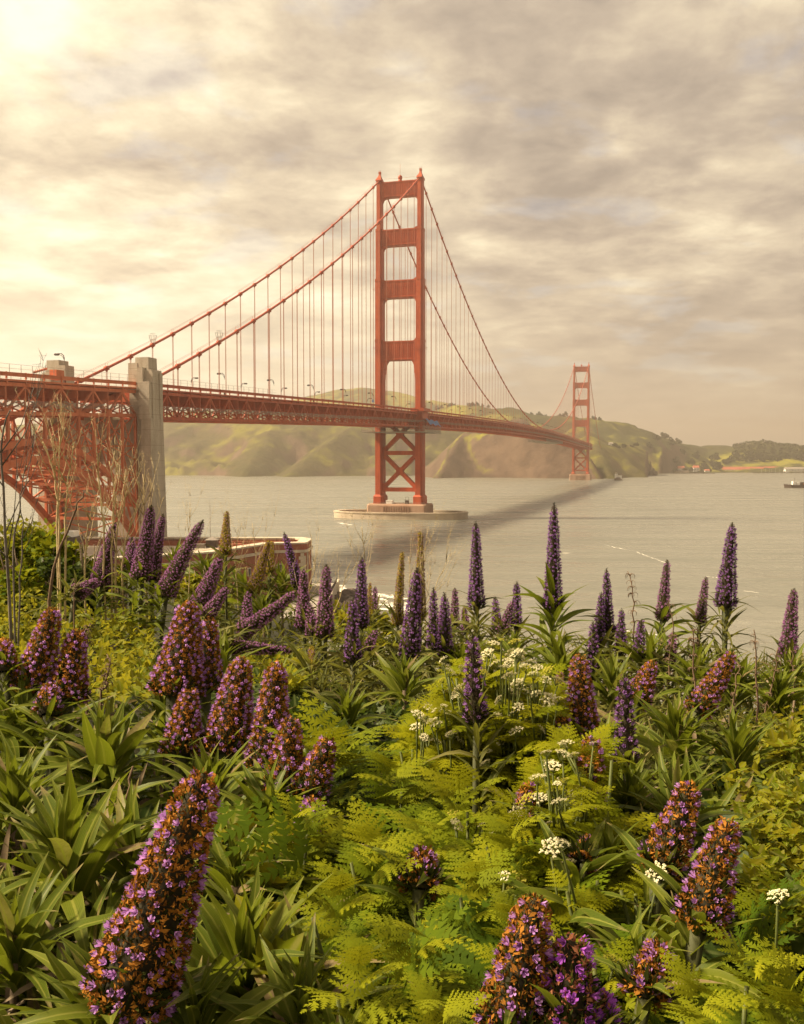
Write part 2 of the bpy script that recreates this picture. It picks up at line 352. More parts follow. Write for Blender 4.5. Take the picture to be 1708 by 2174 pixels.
def truss(g, s0, s1, t, panel=7.62, top=3.0, bot=11.1, flip=0):
    n = int(round((s1 - s0) / panel))
    for i in range(n):
        a, b = s0 + i * panel, s0 + (i + 1) * panel
        za, zb = zr(a), zr(b)
        g.bar((t, a, za - top), (t, b, zb - top), 0.8, 0.95); g.bar((t, a, za - bot), (t, b, zb - bot), 0.8, 1.0)
        g.bar((t, a, za - bot + .3), (t, a, za - top - .3), 0.42)
        if (i + flip) % 2: g.bar((t, a, za - top - .2), (t, b, zb - bot + .2), 0.55)
        else: g.bar((t, a, za - bot + .2), (t, b, zb - top - .2), 0.55)
        if (i + flip) % 2 == 0: g.box((t, a, za - bot + .7), (0.9, 2.2, 1.5))
def deck_parts(root, s0, s1, panel=7.62, bot=11.1, mat_=ORANGE, mat_truss=None, net=True):
    mt = mat_truss or mat_
    for t in (13.7, -13.7):
        g = G(); truss(g, s0, s1, t, panel, bot=bot); g.build('stiffening_truss', mt, root)
    n = int(round((s1 - s0) / panel)); slab, road, beams, lat = G(), G(), G(), G()
    rails = {1: G(), -1: G()}; nets = {1: G(), -1: G()}
    for i in range(n):
        a, b = s0 + i * panel, s0 + (i + 1) * panel; za, zb = zr(a), zr(b)
        slab.bar((0, a, za - 1.95), (0, b, zb - 1.95), 28.6, 0.5)
        road.bar((0, a, za - 1.66), (0, b, zb - 1.66), 19.0, 0.06)
        beams.box((0, a, za - 4.0), (27.0, 0.5, 3.4))
        for t in (-10, -6, -2, 2, 6, 10): beams.bar((t, a, za - 2.8), (t, b, zb - 2.8), 0.35, 1.2)
        beams.box((0, a, za - bot), (27.0, 0.6, 0.8))
        sg = 1 if i % 2 else -1
        lat.bar((-13.4 * sg, a, za - bot), (0, b, zb - bot), 0.5); lat.bar((13.4 * sg, a, za - bot), (0, b, zb - bot), 0.5)
        lat.bar((-13 * sg, a, za - bot + .3), (0, a, za - 5.2), 0.35); lat.bar((13 * sg, a, za - bot + .3), (0, a, za - 5.2), 0.35)
        for d in (1, -1):
            r = rails[d]; t = 14.15 * d
            r.bar((t, a, za - .52), (t, b, zb - .52), 0.14, 0.95)
            r.bar((t, a, za - .02), (t, b, zb - .02), 0.3, 0.14)
            r.box((t, a, za - .75), (0.34, 0.4, 1.75))
            r.box((13.9 * d, a, za - 2.3), (0.9, 0.45, 1.1))
            if net:
                q = nets[d]; zn = za - 8.2; zm = zb - 8.2
                q.bar((13.9 * d, a, zn - .3), (17.6 * d, a, zn + .9), 0.16)
                for k in range(7): q.bar(((14.1 + .58 * k) * d, a, zn - .25 + .19 * k), ((14.1 + .58 * k) * d, b, zm - .25 + .19 * k), 0.07)
    slab.build('deck_slab', mat_, root); road.build('roadway', ASPHALT, root)
    beams.build('floor_beams', mat_, root); lat.build('lateral_bracing', mat_, root)
    for d in (1, -1):
        rails[d].build('railing', mat_, root)
        if net: nets[d].build('safety_net', GREYMETAL, root)

span = bridge_thing('suspension_bridge', 'long orange suspension bridge deck with sweeping cables hung between the two towers', 'suspension bridge')
deck_parts(span, -335.28, 1386.84)
for t in (13.7, -13.7):
    g = G()
    ss = list(np.arange(-341, 0, 12.0)) + [0] + list(np.linspace(0, 1280, 105))[1:] + list(np.linspace(1280, 1610, 28))[1:]
    g.tube([(t, s, cable_z(s)) for s in ss], 0.50, 8)
    for s in np.arange(-335.28, 1600, 15.24):
        if abs(s) < 8 or abs(s - 1280) < 8: continue
        d = 0.5883 + 6.92e-4 * s if s < 0 else (2 * 144.3 * (s - 640) / 640 ** 2 if s < 1280 else -.55)
        g.bar((t, s - .7, cable_z(s) - .7 * d), (t, s + .7, cable_z(s) + .7 * d), 1.35)
        if s < 200:
            for e in (-.5, .5): g.bar((t + e, s, cable_z(s) + .4), (t + e, s, cable_z(s) + 1.9), 0.07)
    for e in (-.5, .5):
        ss2 = [s for s in ss if s < 200]
        for s, q in zip(ss2[:-1], ss2[1:]):
            if q > s: g.bar((t + e, s, cable_z(s) + 1.8), (t + e, q, cable_z(q) + 1.8), 0.06)
    g.build('main_cable', CABLE, span, True)
def rope_pair(g, t, s):
    z0, z1 = zr(s) - 2.6, cable_z(s)
    for e in (-.28, .28): g.bar((t, s + e, z0), (t, s + e, z1 - .6), 0.13)
    g.box((t, s, z1 - 1.0), (0.4, 0.75, 0.5))
hang = [s for s in np.arange(-320.04, 1278, 15.24) if abs(s) > 8 and cable_z(s) > zr(s) + 1.5]
rest = G(); made = 0
for s in hang:
    for t in (13.7, -13.7):
        if made < 99:
            g = G(); rope_pair(g, t, s); g.build('suspender_rope', ROPE, span); made += 1
        else: rope_pair(rest, t, s)
for s in np.arange(1295, 1380, 15.24):
    for t in (13.7, -13.7): rope_pair(rest, t, s)
o = rest.build('suspender_rope', ROPE, span); o['kind'] = 'stuff'
for s in (-320.04 + 15.24 * 2.02,):                                 # the two wire basket beacons on the cables
    for t in (13.7, -13.7):
        g = G(); z = cable_z(s)
        for k in range(8):
            a = k * math.pi / 4
            g.bar((t + .7 * math.cos(a), s + .7 * math.sin(a), z + .4), (t + 1.5 * math.cos(a), s + 1.5 * math.sin(a), z + 3.4), 0.08)
            for zz_, rr in ((3.4, 1.5), (1.9, 1.1), (4.1, 1.0)):
                b = a + math.pi / 4
                g.bar((t + rr * math.cos(a), s + rr * math.sin(a), z + zz_), (t + rr * math.cos(b), s + rr * math.sin(b), z + zz_), 0.07)
        g.build('cable_basket', GREYMETAL, span)
for d in (1, -1):
    g = G()
    for s in np.arange(-332, -240, 4.5):
        z = zr(s); g.bar((13.9 * d, s, z), (13.9 * d, s, z + 2.0), 0.09); g.bar((13.9 * d, s, z + 2.0), (13.9 * d, s + 4.5, zr(s + 4.5) + 2.0), 0.07)
        g.bar((13.9 * d, s, z + 1.0), (13.9 * d, s + 4.5, zr(s + 4.5) + 1.0), 0.04)
    g.build('walkway_fence', GREYMETAL, span)

# towers
LEV = [(15.3, 118.0, 11.3, 16.2, 12.2), (118.0, 157.5, 11.55, 16.2, 11.2), (157.5, 190.0, 11.85, 15.95, 9.6), (190.0, 221.5, 12.2, 15.6, 7.2)]
def leg(sg):
    g = G()
    def stack(z0, z1, ti, to, D):
        w_ = to - ti; c = sg * (ti + to) / 2; z = (z0 + z1) / 2; H = z1 - z0
        g.box((c, 0, z), (w_ * .72, D, H)); g.box((c, 0, z - .05), (w_ * .86, D * .84, H)); g.box((c, 0, z - .1), (w_, D * .62, H))
    for z0, z1, ti, to, D in LEV:
        stack(z0, z1, ti, to, D); stack(z1 - 1.6, z1 + .0, ti - .12, to + .12, D + .3)
        if z0 > 100:
            n = 5
    for z0, h in ((150.5, 1.0), (112, 1.0)):                          # painters' walkways round the shafts
        c = sg * 13.8; Dm = 12.4
        for k in (0, 1.0): 
            g.box((c, Dm / 2 + .4, z0 + k), (6.4, .12, .1)); g.box((c, -Dm / 2 - .4, z0 + k), (6.4, .12, .1))
            g.box((c - 3.2, 0, z0 + k), (.12, Dm + .8, .1)); g.box((c + 3.2, 0, z0 + k), (.12, Dm + .8, .1))
    return g
def saddle(sg):
    g = G(); c = sg * 13.9
    def ring(z, a, b): return [(c - a, -b, z), (c + a, -b, z), (c + a, b, z), (c - a, b, z)]
    V = []
    prof = [(221.5, 1.9, 4.4), (222.6, 1.75, 3.6), (223.8, 1.25, 2.2), (225.2, .75, 1.2), (226.4, .6, .8), (226.9, .75, .9), (228.0, .75, .9), (228.2, .3, .3)]
    for p in prof: V += ring(*p)
    F = []
    for i in range(len(prof) - 1):
        for k in range(4): F.append((i * 4 + k, i * 4 + (k + 1) % 4, i * 4 + 4 + (k + 1) % 4, i * 4 + 4 + k))
    g.add(V, np.array(F)); n = (len(prof) - 1) * 4
    for a in (-.6, 0, .6): g.bar((c + a, 0, 228), (c + a, 0, 229.2), .12)
    return g
def strut(z0, z1, ti, D, low=2.6, up=0.9, tall=None):
    h = tall or low
    poly = [(-ti, z1 + up), (-ti + up, z1 + up * .25), (-ti + 2 * up, z1), (ti - 2 * up, z1), (ti - up, z1 + up * .25), (ti, z1 + up)]
    steps = [(0, h), (.25, h * .78), (.25, h * .66), (.5, h * .62), (.5, h * .42), (.95, h * .36), (.95, h * .26), (1.6, h * .14), (low, 0.06), (low + 1.6, 0)]
    poly += [(ti - a, z0 - b) for a, b in steps] + [(-(ti - a), z0 - b) for a, b in reversed(steps)]
    g = G(); g.prism(poly, -D / 2, D / 2, lambda a, b, f: (a, f, b))
    for k in range(15):
        t = -ti + 1.2 + (2 * ti - 2.4) * k / 14
        for f in (-1, 1): g.box((t, f * (D / 2 + .15), (z0 + z1) / 2), (.55, .3, (z1 - z0) * .62))
    for f in (-1, 1):
        for zz_, hh in ((z0 + .7, .5), (z1 - .6, .5)): g.box((0, f * (D / 2 + .2), zz_), (2 * ti - .1, .4, hh))
    return g
def make_tower(s, label):
    root = bridge_thing('bridge_tower', label, 'bridge tower', 0, s, 0, 'towers of the suspension bridge')
    for sg in (1, -1):
        L = leg(sg).build('tower_leg', ORANGE, root)
        g = G(); c = sg * 13.75
        for w_, D in ((5.1, 15.0), (6.1, 12.8), (7.1, 9.6)):
            pz = [(9.6, w_, D), (14.3, w_, D), (15.6, w_ - 1.6, D - 2.2)]
            V = []
            for z, a, b in pz: V += [(c - a / 2, -b / 2, z), (c + a / 2, -b / 2, z), (c + a / 2, b / 2, z), (c - a / 2, b / 2, z)]
            F = [(i * 4 + k, i * 4 + (k + 1) % 4, i * 4 + 4 + (k + 1) % 4, i * 4 + 4 + k) for i in range(2) for k in range(4)]
            g.add(V, [np.array(F), np.array([(8, 9, 10, 11)])])
        g.build('leg_plinth', ORANGE, L)
        saddle(sg).build('cable_saddle', ORANGE, root)
    for a in ((210.6, 220.6, 12.1, 5.0, 2.6, .5), (179.0, 189.6, 11.8, 6.0, 2.8, 1.1), (145.0, 156.5, 11.5, 7.0, 3.0, 1.2)):
        strut(*a).build('portal_strut', ORANGE, root)
    strut(104.2, 116.8, 11.3, 7.6, 2.8, 1.0, tall=13.5).build('portal_strut', ORANGE, root)
    for k in (41.9 + 1.3, 17.6 + 1.3): g = G(); g.box((0, 0, k), (22.4, 4.6, 2.7)); g.build('cross_beam', ORANGE, root)
    g = G()
    for zc in (31.1, 55.4):
        for sg in (1, -1): g.bar((-11.6 * sg, 0, zc - 11.2), (11.6 * sg, 0, zc + 11.2), 2.5, 3.6, (0, 1, 0))
        g.box((0, 0, zc), (4.6, 3.9, 5.2))
        for sg in (1, -1):
            for q in (-10.3, 10.3): g.box((sg * 10.4, 0, zc + q), (2.6, 3.9, 4.2))
    g.build('cross_brace', ORANGE, root)
    for sg in (1, -1):
        g = G(); g.box((13.9 * sg, 0, 70.8), (9.2, 17.0, 1.0)); g.box((13.9 * sg, 0, 68.0), (6.6, 14.2, 5.0))
        for e in (-1, 1): g.box((13.9 * sg + 4.5 * e, 0, 71.9), (.2, 17.0, 1.2)); g.box((13.9 * sg, 8.4 * e, 71.9), (9.2, .2, 1.2))
        g.build('sidewalk_bay', ORANGE, root)
    g = G(); V = []
    for i in range(9):
        for k in range(12):
            a = math.pi * i / 8; b = 2 * math.pi * k / 12; V.append((1.5 * math.sin(a) * math.cos(b), 1.5 * math.sin(a) * math.sin(b), 223.3 + 1.7 * math.cos(a)))
    F = [(i * 12 + k, i * 12 + (k + 1) % 12, i * 12 + 12 + (k + 1) % 12, i * 12 + 12 + k) for i in range(8) for k in range(12)]
    g.add(V, np.array(F)); g.bar((0, 0, 224.5), (0, 0, 232.0), .14)
    g.box((0, 0, 221.3), (2.0, 2.0, 1.2))
    for sg in (-1, 1):
        g.bar((-11 * sg, 3.2, 222.3), (0, 3.2, 222.0), .08); g.bar((-11 * sg, -3.2, 222.3), (0, -3.2, 222.0), .08)
    g.build('beacon', ORANGE, root, True)
    return root
make_tower(0, 'nearer and taller-looking orange portal tower standing mid-picture on an oval concrete pier')
make_tower(1280, 'farther, small-looking orange portal tower in front of the headland cliffs')

# pier of the nearer tower and of the farther one
pier = bridge_thing('tower_pier', 'oval pale concrete fender with block pedestal under the nearer tower', 'bridge pier')
g = G(); N = 64
def oval(a, b, k):
    th = 2 * math.pi * k / N; c, s_ = math.cos(th), math.sin(th)
    return a * math.copysign(abs(c) ** .92, c), b * math.copysign(abs(s_) ** .8, s_)
rings = [(45.6, 22.0, -3.0), (45.6, 22.0, 3.7), (45.9, 22.3, 3.7), (45.9, 22.3, 4.5), (42.2, 18.6, 4.5), (42.2, 18.6, -3.0)]
V = [(*oval(a, b, k), z) for a, b, z in rings for k in range(N)]
F = [(i * N + k, i * N + (k + 1) % N, i * N + N + (k + 1) % N, i * N + N + k) for i in range(len(rings) - 1) for k in range(N)]
g.add(V, np.array(F))
for k in range(0, 14): g.bar((*oval(44, 20.4, k), 4.5), (*oval(44, 20.4, k), 5.7), .1)
g.build('fender_wall', FENDER, pier)
g = G()
def ped(a, b, c, z): return [(-a + c, -b, z), (a - c, -b, z), (a, -b + c, z), (a, b - c, z), (a - c, b, z), (-a + c, b, z), (-a, b - c, z), (-a, -b + c, z)]
V = ped(20.6, 11.2, 1.2, -3) + ped(20.2, 10.8, 1.2, 8.6) + ped(19.6, 10.2, 1.2, 9.6)
F = [(i * 8 + k, i * 8 + (k + 1) % 8, i * 8 + 8 + (k + 1) % 8, i * 8 + 8 + k) for i in range(2) for k in range(8)]
g.add(V, [np.array(F), np.arange(16, 24)[None, :]])
for k in range(11): g.box((-8.5 + 1.7 * k, -11.0, 4.0), (.8, .7, 8.4))
g.build('pedestal', PIERCONC, pier)
g = G()
for x0, x1 in ((-19, -10), (-10, 10), (10, 19)):
    for zz_ in (10.2, 10.8): g.bar((x0, -9.6, zz_), (x1, -9.6, zz_), .08)
for x in np.arange(-19, 19.1, 2): g.bar((x, -9.6, 9.5), (x, -9.6, 10.8), .08)
g.build('handrail', GREYMETAL, pier)
g = G(); g.box((-5.5, -6, 10.7), (4.4, 3, 2.0)); g.box((-5.5, -6, 11.8), (4.7, 3.3, .2)); tag(g.build('equipment_shed', WHITE), 'small white equipment shed on the pedestal between the tower legs', 'shed'); o = bpy.context.scene.objects['equipment_shed']; o.location = bw(0, 0); o.rotation_euler = (0, 0, -PHI)
g = G(); g.box((6.4, -6, 10.8), (2.2, 2, 2.4))
for x in (5.4, 7.4): g.bar((x, -6, 12), (x, -6, 14.2), .15)
g.bar((5.4, -6, 14.2), (7.4, -6, 14.2), .15); o = g.build('winch_box', DARKSTEEL); o.location = bw(0, 0); o.rotation_euler = (0, 0, -PHI)
tag(o, 'dark winch box with a small gantry on the pedestal', 'winch')
far_pier = bridge_thing('tower_pier', 'low concrete block pier at the foot of the farther tower', 'bridge pier', 0, 1280)
g = G(); V = ped(20.8, 11.4, 1.2, -3) + ped(20.2, 10.8, 1.2, 11.0) + ped(19.8, 10.4, 1.2, 11.6); g.add(V, [np.array(F), np.arange(16, 24)[None, :]])
for k in range(11): g.box((-8.5 + 1.7 * k, -11.2, 4.0), (.8, .7, 9))
g.build('pedestal', PIERCONC, far_pier)

# scaffold under the deck at the nearer tower, with its tarp; a second one hung below mid-span
def scaffold(name, s0, s1, t0, t1, z, label):
    root = bridge_thing(name, label, 'scaffold'); g = G(); n = int((s1 - s0) / 3)
    g.box(((t0 + t1) / 2, (s0 + s1) / 2, z), (t1 - t0, s1 - s0, .35))
    g.build('platform', GREYMETAL, root); g = G()
    for t in (t0, t1):
        for i in range(n + 1):
            s = s0 + (s1 - s0) * i / n
            g.bar((t, s, z), (t, s, z + 4.2), .16)
            if i < n:
                b = s0 + (s1 - s0) * (i + 1) / n
                g.bar((t, s, z + (0 if i % 2 else 3)), (t, b, z + (3 if i % 2 else 0)), .14)
                for q in (1.1, 3.0): g.bar((t, s, z + q), (t, b, z + q), .14)
    m = int((t1 - t0) / 3)
    for s in (s0, s1):
        for i in range(m):
            a, b = t0 + (t1 - t0) * i / m, t0 + (t1 - t0) * (i + 1) / m
            for q in (1.1, 3.0): g.bar((a, s, z + q), (b, s, z + q), .14)
            g.bar((a, s, z), (a, s, z + 4.2), .14); g.bar((a, s, z + (0 if i % 2 else 3)), (b, s, z + (3 if i % 2 else 0)), .12)
    g.build('scaffold_frame', GREYMETAL, root); return root
scaffold('scaffold', -24, 22, -19.5, 22.5, 56.6, 'grey work scaffold hung beneath the deck round the nearer tower')
scaffold('scaffold', 640, 830, -9, 15, 63.0, 'grey maintenance scaffold slung beneath the deck halfway to the farther tower')
g = G(); n = 14
V = [(17.8 + 2.6 * j / 3, -2 + 34 * i / n, 65.6 - 1.1 * j + .5 * math.sin(i * 1.1 + j) - .03 * i) for j in range(4) for i in range(n + 1)]
F = [(j * (n + 1) + i, j * (n + 1) + i + 1, (j + 1) * (n + 1) + i + 1, (j + 1) * (n + 1) + i) for j in range(3) for i in range(n)]
g.add(V, np.array(F)); o = g.build('tarpaulin', TARP); o.location = bw(0, 0); o.rotation_euler = (0, 0, -PHI)
tag(o, 'blue tarpaulin stretched along the truss beside the nearer tower', 'tarp')

# concrete pylon at the end of the side span
pyl = bridge_thing('concrete_pylon', 'tall weathered concrete pylon pair where the steel arch meets the suspended deck', 'bridge pylon')
def pylon_leg(sg):
    g = G()
    def blk(t0, t1, s0, s1, z0, z1, tp=0.0):
        V = []
        for z, q in ((z0, 0), (z1, tp)):
            a, b = sg * (t0 + q * .3), sg * (t1 - q); V += [(a, s0 + q, z), (b, s0 + q, z), (b, s1 - q, z), (a, s1 - q, z)]
        g.add(V, np.array([(0, 1, 5, 4), (1, 2, 6, 5), (2, 3, 7, 6), (3, 0, 4, 7), (4, 5, 6, 7)]))
    blk(4.6, 17.0, -346.4, -340.3, -1, 51, .5); blk(16.6, 20.9, -349.6, -340.4, -1.2, 51.2, .8); blk(11.2, 17.0, -346.2, -340.9, 50.8, 62.3, .1)
    blk(16.2, 19.9, -349.0, -340.9, 51.0, 62.5, .1); blk(13.0, 19.7, -347.2, -341.0, 62.1, 66.3, .05); blk(13.7, 18.5, -346.8, -341.4, 62.0, 70.2, .2)
    blk(11.3, 14.6, -346.9, -342.0, 60.0, 68.5, .1); blk(15.6, 17.4, -348.6, -341.0, 60.0, 66.9, .05)
    g.box((sg * 19.95, -346.2, 57), (.5, 2.4, 17)); g.box((sg * 19.95, -342.2, 56), (.5, 1.6, 19))
    return g
for sg in (1, -1): pylon_leg(sg).build('pylon_leg', CONCRETE, pyl)
g = G(); g.box((0, -343.6, 44.4), (10.4, 5.2, 14.8))
for t in (-3, 0, 3): g.box((t, -346.3, 44.4), (.8, .4, 13))
g.build('cross_wall', CONCRETE, pyl)

# steel arch span left of the pylon
arch = bridge_thing('steel_arch_bridge', 'rust orange steel arch approach span crossing over the brick fort', 'arch bridge')
deck_parts(arch, -347.0 - 7.5 * 20, -347.0, 7.5, 10.3, ORANGE_HAZED)
def up_z(s): return 43.1 - .0082 * (s + 395) ** 2
def lo_z(s): return 38.6 - .01115 * (s + 395) ** 2
nodes = [-347.0 - 7.42 * k for k in range(14)]
for t in (13.7, -13.7):
    g = G()
    for i, s in enumerate(nodes):
        zb = zr(s) - 10.6
        g.bar((t, s, up_z(s)), (t, s, zb), .75); g.bar((t, s, max(lo_z(s), 4)), (t, s, up_z(s)), .75)
        g.box((t, s, up_z(s)), (1.1, 2.0, 1.8)); g.box((t, s, max(lo_z(s), 4)), (1.1, 2.0, 1.7))
        if i < len(nodes) - 1:
            q = nodes[i + 1]
            g.bar((t, s, up_z(s)), (t, q, up_z(q)), 1.35, 1.7)
            g.bar((t, s, lo_z(s)), (t, q, lo_z(q)), 1.4, 1.9)
            if s > -395: g.bar((t, s, up_z(s)), (t, q, lo_z(q)), .5) if i % 2 else g.bar((t, s, lo_z(s)), (t, q, up_z(q)), .5)
            else: g.bar((t, s, lo_z(s)), (t, q, up_z(q)), .5)
    g.build('arch_rib', ORANGE_HAZED, arch)
g = G(); h = G()
for i, s in enumerate(nodes):
    za, zb, zc = max(lo_z(s), 4), up_z(s), zr(s) - 10.6
    for z in (za, zb): g.bar((-13.4, s, z), (13.4, s, z), .7, .9)
    if i % 2: g.bar((-13.4, s, za), (0, s, zb), .35); g.bar((13.4, s, za), (0, s, zb), .35)
    if i < len(nodes) - 1:
        q = nodes[i + 1]
        for d in (1, -1):
            g.bar((-13.4 * d, s, lo_z(s)), (13.4 * d, q, lo_z(q)), .38); g.bar((-13.4 * d, s, up_z(s)), (13.4 * d, q, up_z(q)), .38)
    # spandrel bents
    nlev = max(1, int((zc - zb) / 8.5))
    for k in range(nlev):
        z0 = zb + (zc - zb) * k / nlev; z1 = zb + (zc - zb) * (k + 1) / nlev
        if i % 2 == 0: h.bar((-13.4, s, z1), (13.4, s, z1), .40)
        for a, b in ((-13.4, 0), (0, 13.4)):
            if i < 6 and i % 2 == 0:
                h.bar((a, s, z0), (b, s, z1), .32); h.bar((b, s, z0), (a, s, z1), .32)
    if i < len(nodes) - 1:
        q = nodes[i + 1]
        for t in (13.7, -13.7):
            zq, zp = up_z(q), zr(q) - 10.6
            nl = max(1, int((zc - max(zb, zq)) / 8.0)) if i < 6 else 1
            for k in range(nl):
                f0, f1 = k / nl, (k + 1) / nl
                p0, p1 = zb + (zc - zb) * f0, zb + (zc - zb) * f1; r0, r1 = zq + (zp - zq) * f0, zq + (zp - zq) * f1
                if i < 5 or i > 8:
                    h.bar((t, s, p0), (t, q, r1), .28); h.bar((t, s, p1), (t, q, r0), .28)
                h.bar((t, s, p1), (t, q, r1), .3)
g.build('cross_bracing', ORANGE_HAZED, arch); h.build('spandrel_bracing', ORANGE_HAZED, arch)
g = G()
for t in (13.7, -13.7):                                              # the main cables run on down to the anchorage, inside the truss
    g.bar((t - 3 * np.sign(t), -349, 60.0), (t - 3 * np.sign(t), -430, 30.0), 1.5)
g.build('cable_housing', ORANGE_HAZED, arch)
for d in (1, -1):
    g = G()
    for s in np.arange(-500, -351, 4.5):
        z = zr(s); g.bar((13.9 * d, s, z), (13.9 * d, s, z + 2.1), 0.10)
        for q in (1.0, 2.1): g.bar((13.9 * d, s, z + q), (13.9 * d, s + 4.5, zr(s + 4.5) + q), 0.06)
    g.build('walkway_fence', GREYMETAL, arch)
g = G(); g.bar((15.5, -398, 61.0), (9.0, -384, 63.4), .5); g.box((13.0, -385, 61.5), (2.2, 3.4, 2.6)); o = g.build('gantry_arm', ORANGE_HAZED, arch)

# street lamps on the deck
def lamp_meshes():
    a, b = G(), G()
    a.tube([(0, 0, -1.6), (0, 0, 3.8), (0, 0, 5.3), (-.25, 0, 6.1), (-.9, 0, 6.6), (-1.8, 0, 6.65)], [.20, .15, .13, .12, .12, .12], 6)
    a.tube([(0, 0, 4.6), (-.3, 0, 5.4), (-.9, 0, 6.1), (-1.7, 0, 6.3)], .07, 5); a.box((0, 0, -1.0), (.55, .55, 1.4))
    b.add(*_head()); return a.mesh('lamp_pole'), b.mesh('lamp_head')
def _head():
    V = []
    for z, w_, x0, x1 in ((6.75, .35, -1.7, -2.9), (6.5, .55, -1.6, -3.1), (6.25, .5, -1.7, -3.1), (6.1, .3, -1.9, -2.9)):
        V += [(x0, -w_ / 2, z), (x1, -w_ / 2, z), (x1, w_ / 2, z), (x0, w_ / 2, z)]
    F = [(i * 4 + k, i * 4 + (k + 1) % 4, i * 4 + 4 + (k + 1) % 4, i * 4 + 4 + k) for i in range(3) for k in range(4)]
    return V, [np.array(F), np.array([(0, 1, 2, 3), (12, 13, 14, 15)])]
mp, mh = lamp_meshes(); mp.materials.append(DARKSTEEL); mh.materials.append(DARKSTEEL)
def lamp(side, s, label):
    p = bw(12.6 * side, s, zr(s) - .1)
    root = empty('street_lamp', p, -PHI if side > 0 else math.pi - PHI); tag(root, label, 'street lamp', 'street lamps along the bridge deck')
    for nm, me in (('lamp_pole', mp), ('lamp_head', mh)):
        o = bpy.data.objects.new(nm, me); COL.objects.link(o); o.parent = root
lamp(1, -381.0, 'dark curved street lamp left of the pylon, on the arch span near the grey block')
near = {-283: 'first dark curved street lamp right of the concrete pylon, near side', -237: 'second near-side street lamp right of the concrete pylon', -191: 'third near-side street lamp right of the concrete pylon', -145: 'fourth near-side street lamp, two before the nearer tower', -99: 'near-side street lamp with small blue sign, last well before the nearer tower'}
farl = {-262: 'first far-side street lamp right of the pylon, partly behind a near one', -216: 'second far-side street lamp right of the pylon', -170: 'third far-side street lamp right of the pylon', -124: 'fourth far-side street lamp right of the pylon', -78: 'fifth far-side street lamp, close to the nearer tower'}
for s, l in near.items(): lamp(1, s, l)
for s, l in farl.items(): lamp(-1, s, l)
for k in range(28):
    s = -53 + 45.7 * k
    for side in (1, -1):
        if abs(s) < 9 or abs(s - 1280) < 9: continue
        lamp(side, s + (21 if side < 0 else 0), 'dark street lamp on the main span between the two towers' if s > 0 else 'dark street lamp just before the nearer tower')
g = G(); g.box((12.5, -99, zr(-99) + 1.9), (.9, .08, 1.6)); o = g.build('lamp_post_sign', TARP); o.location = bw(0, 0); o.rotation_euler = (0, 0, -PHI)
o.location.z = 0; tag(o, 'small blue sign fixed to a street lamp post before the tower', 'sign')

# ---------------------------------------------------------------- water, hills, shore
from mathutils import noise as mn
def fbm(x, y, z=0.0, o=5): return mn.fractal(Vector((x, y, z)), 1.0, 2.0, o)
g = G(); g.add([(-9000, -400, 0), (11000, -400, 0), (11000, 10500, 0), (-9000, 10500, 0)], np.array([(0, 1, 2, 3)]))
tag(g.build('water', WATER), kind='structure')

RID = []
def ridge(pts, slope, rnd=40.0, rough=1.0): RID.append((np.array([P(a, b, c) for a, b, c in pts]), slope, rnd, rough))
ridge([(400, 900, 4400), (560, 875, 4400), (620, 862, 4300), (663, 847, 4300), (700, 833, 4300), (735, 825, 4300), (775, 821, 4300), (825, 829, 4300), (860, 840, 4300), (906, 848, 4300), (943, 868, 4300), (1000, 885, 4300)], .35, 60, .5)
ridge([(880, 890, 3300), (930, 873, 3200), (955, 864, 3150), (978, 860, 3100), (1010, 861, 3050), (1045, 867, 3050), (1078, 864, 3000), (1127, 879, 3000), (1160, 884, 3000), (1197, 884, 3000), (1230, 888, 3050), (1254, 888, 3050), (1272, 891, 3050), (1320, 897, 3100), (1348, 908, 3150), (1373, 921, 3200), (1410, 932, 3350), (1438, 940, 3450), (1471, 945, 3600), (1484, 949, 3700), (1504, 945, 3700), (1541, 946, 3700), (1572, 952, 3700)], .62, 40)
ridge([(1560, 960, 3550), (1594, 944, 3500), (1615, 941, 3480), (1647, 944, 3480), (1680, 950, 3500), (1720, 952, 3500), (1800, 950, 3600), (1950, 958, 3800)], .24, 60, .6)
ridge([(-700, 930, 3300), (-300, 915, 3100), (0, 905, 3000), (150, 895, 2950), (345, 876, 2900), (430, 872, 2880), (500, 869, 2850), (600, 868, 2800), (660, 872, 2800), (740, 880, 2750), (820, 880, 2750), (920, 884, 2800)], .55, 40)
ridge([(560, 872, 2820), (585, 905, 2640), (560, 940, 2500), (535, 980, 2360), (515, 1010, 2230)], .75, 15)
ridge([(790, 884, 2750), (735, 912, 2580), (690, 945, 2450), (640, 985, 2330), (615, 1008, 2230)], .7, 15)
ridge([(1110, 888, 2600), (1050, 900, 2400), (1012, 908, 2330), (985, 917, 2280), (962, 950, 2190), (944, 985, 2110), (926, 1012, 2040)], 1.0, 5, 1.0)
ridge([(985, 918, 2270), (1050, 906, 2230), (1120, 906, 2170), (1180, 914, 2120), (1215, 930, 2090), (1240, 955, 2060), (1272, 1010, 1975)], 1.55, 6, 1.0)
ridge([(1230, 905, 2650), (1262, 938, 2320), (1301, 948, 2380), (1345, 949, 2470), (1380, 966, 2560), (1412, 985, 2650), (1449, 1002, 2760)], .62, 15)
ridge([(1262, 938, 2320), (1278, 975, 2150), (1296, 1010, 2010)], .75, 10)
ridge([(1301, 948, 2380), (1335, 985, 2230), (1372, 1009, 2180)], .6, 10)
pxs = np.arange(-900, 2500, 7.0); Ys = np.concatenate([np.arange(1880, 2900, 17), np.arange(2900, 3900, 32), np.arange(3900, 5600, 85)])
PX, YY = np.meshgrid(pxs, Ys); XX = (PX - 854) / FOC * YY
ZZ = np.full(XX.shape, -60.0); own = np.zeros(XX.shape, int); Q = np.stack([XX, YY], -1)
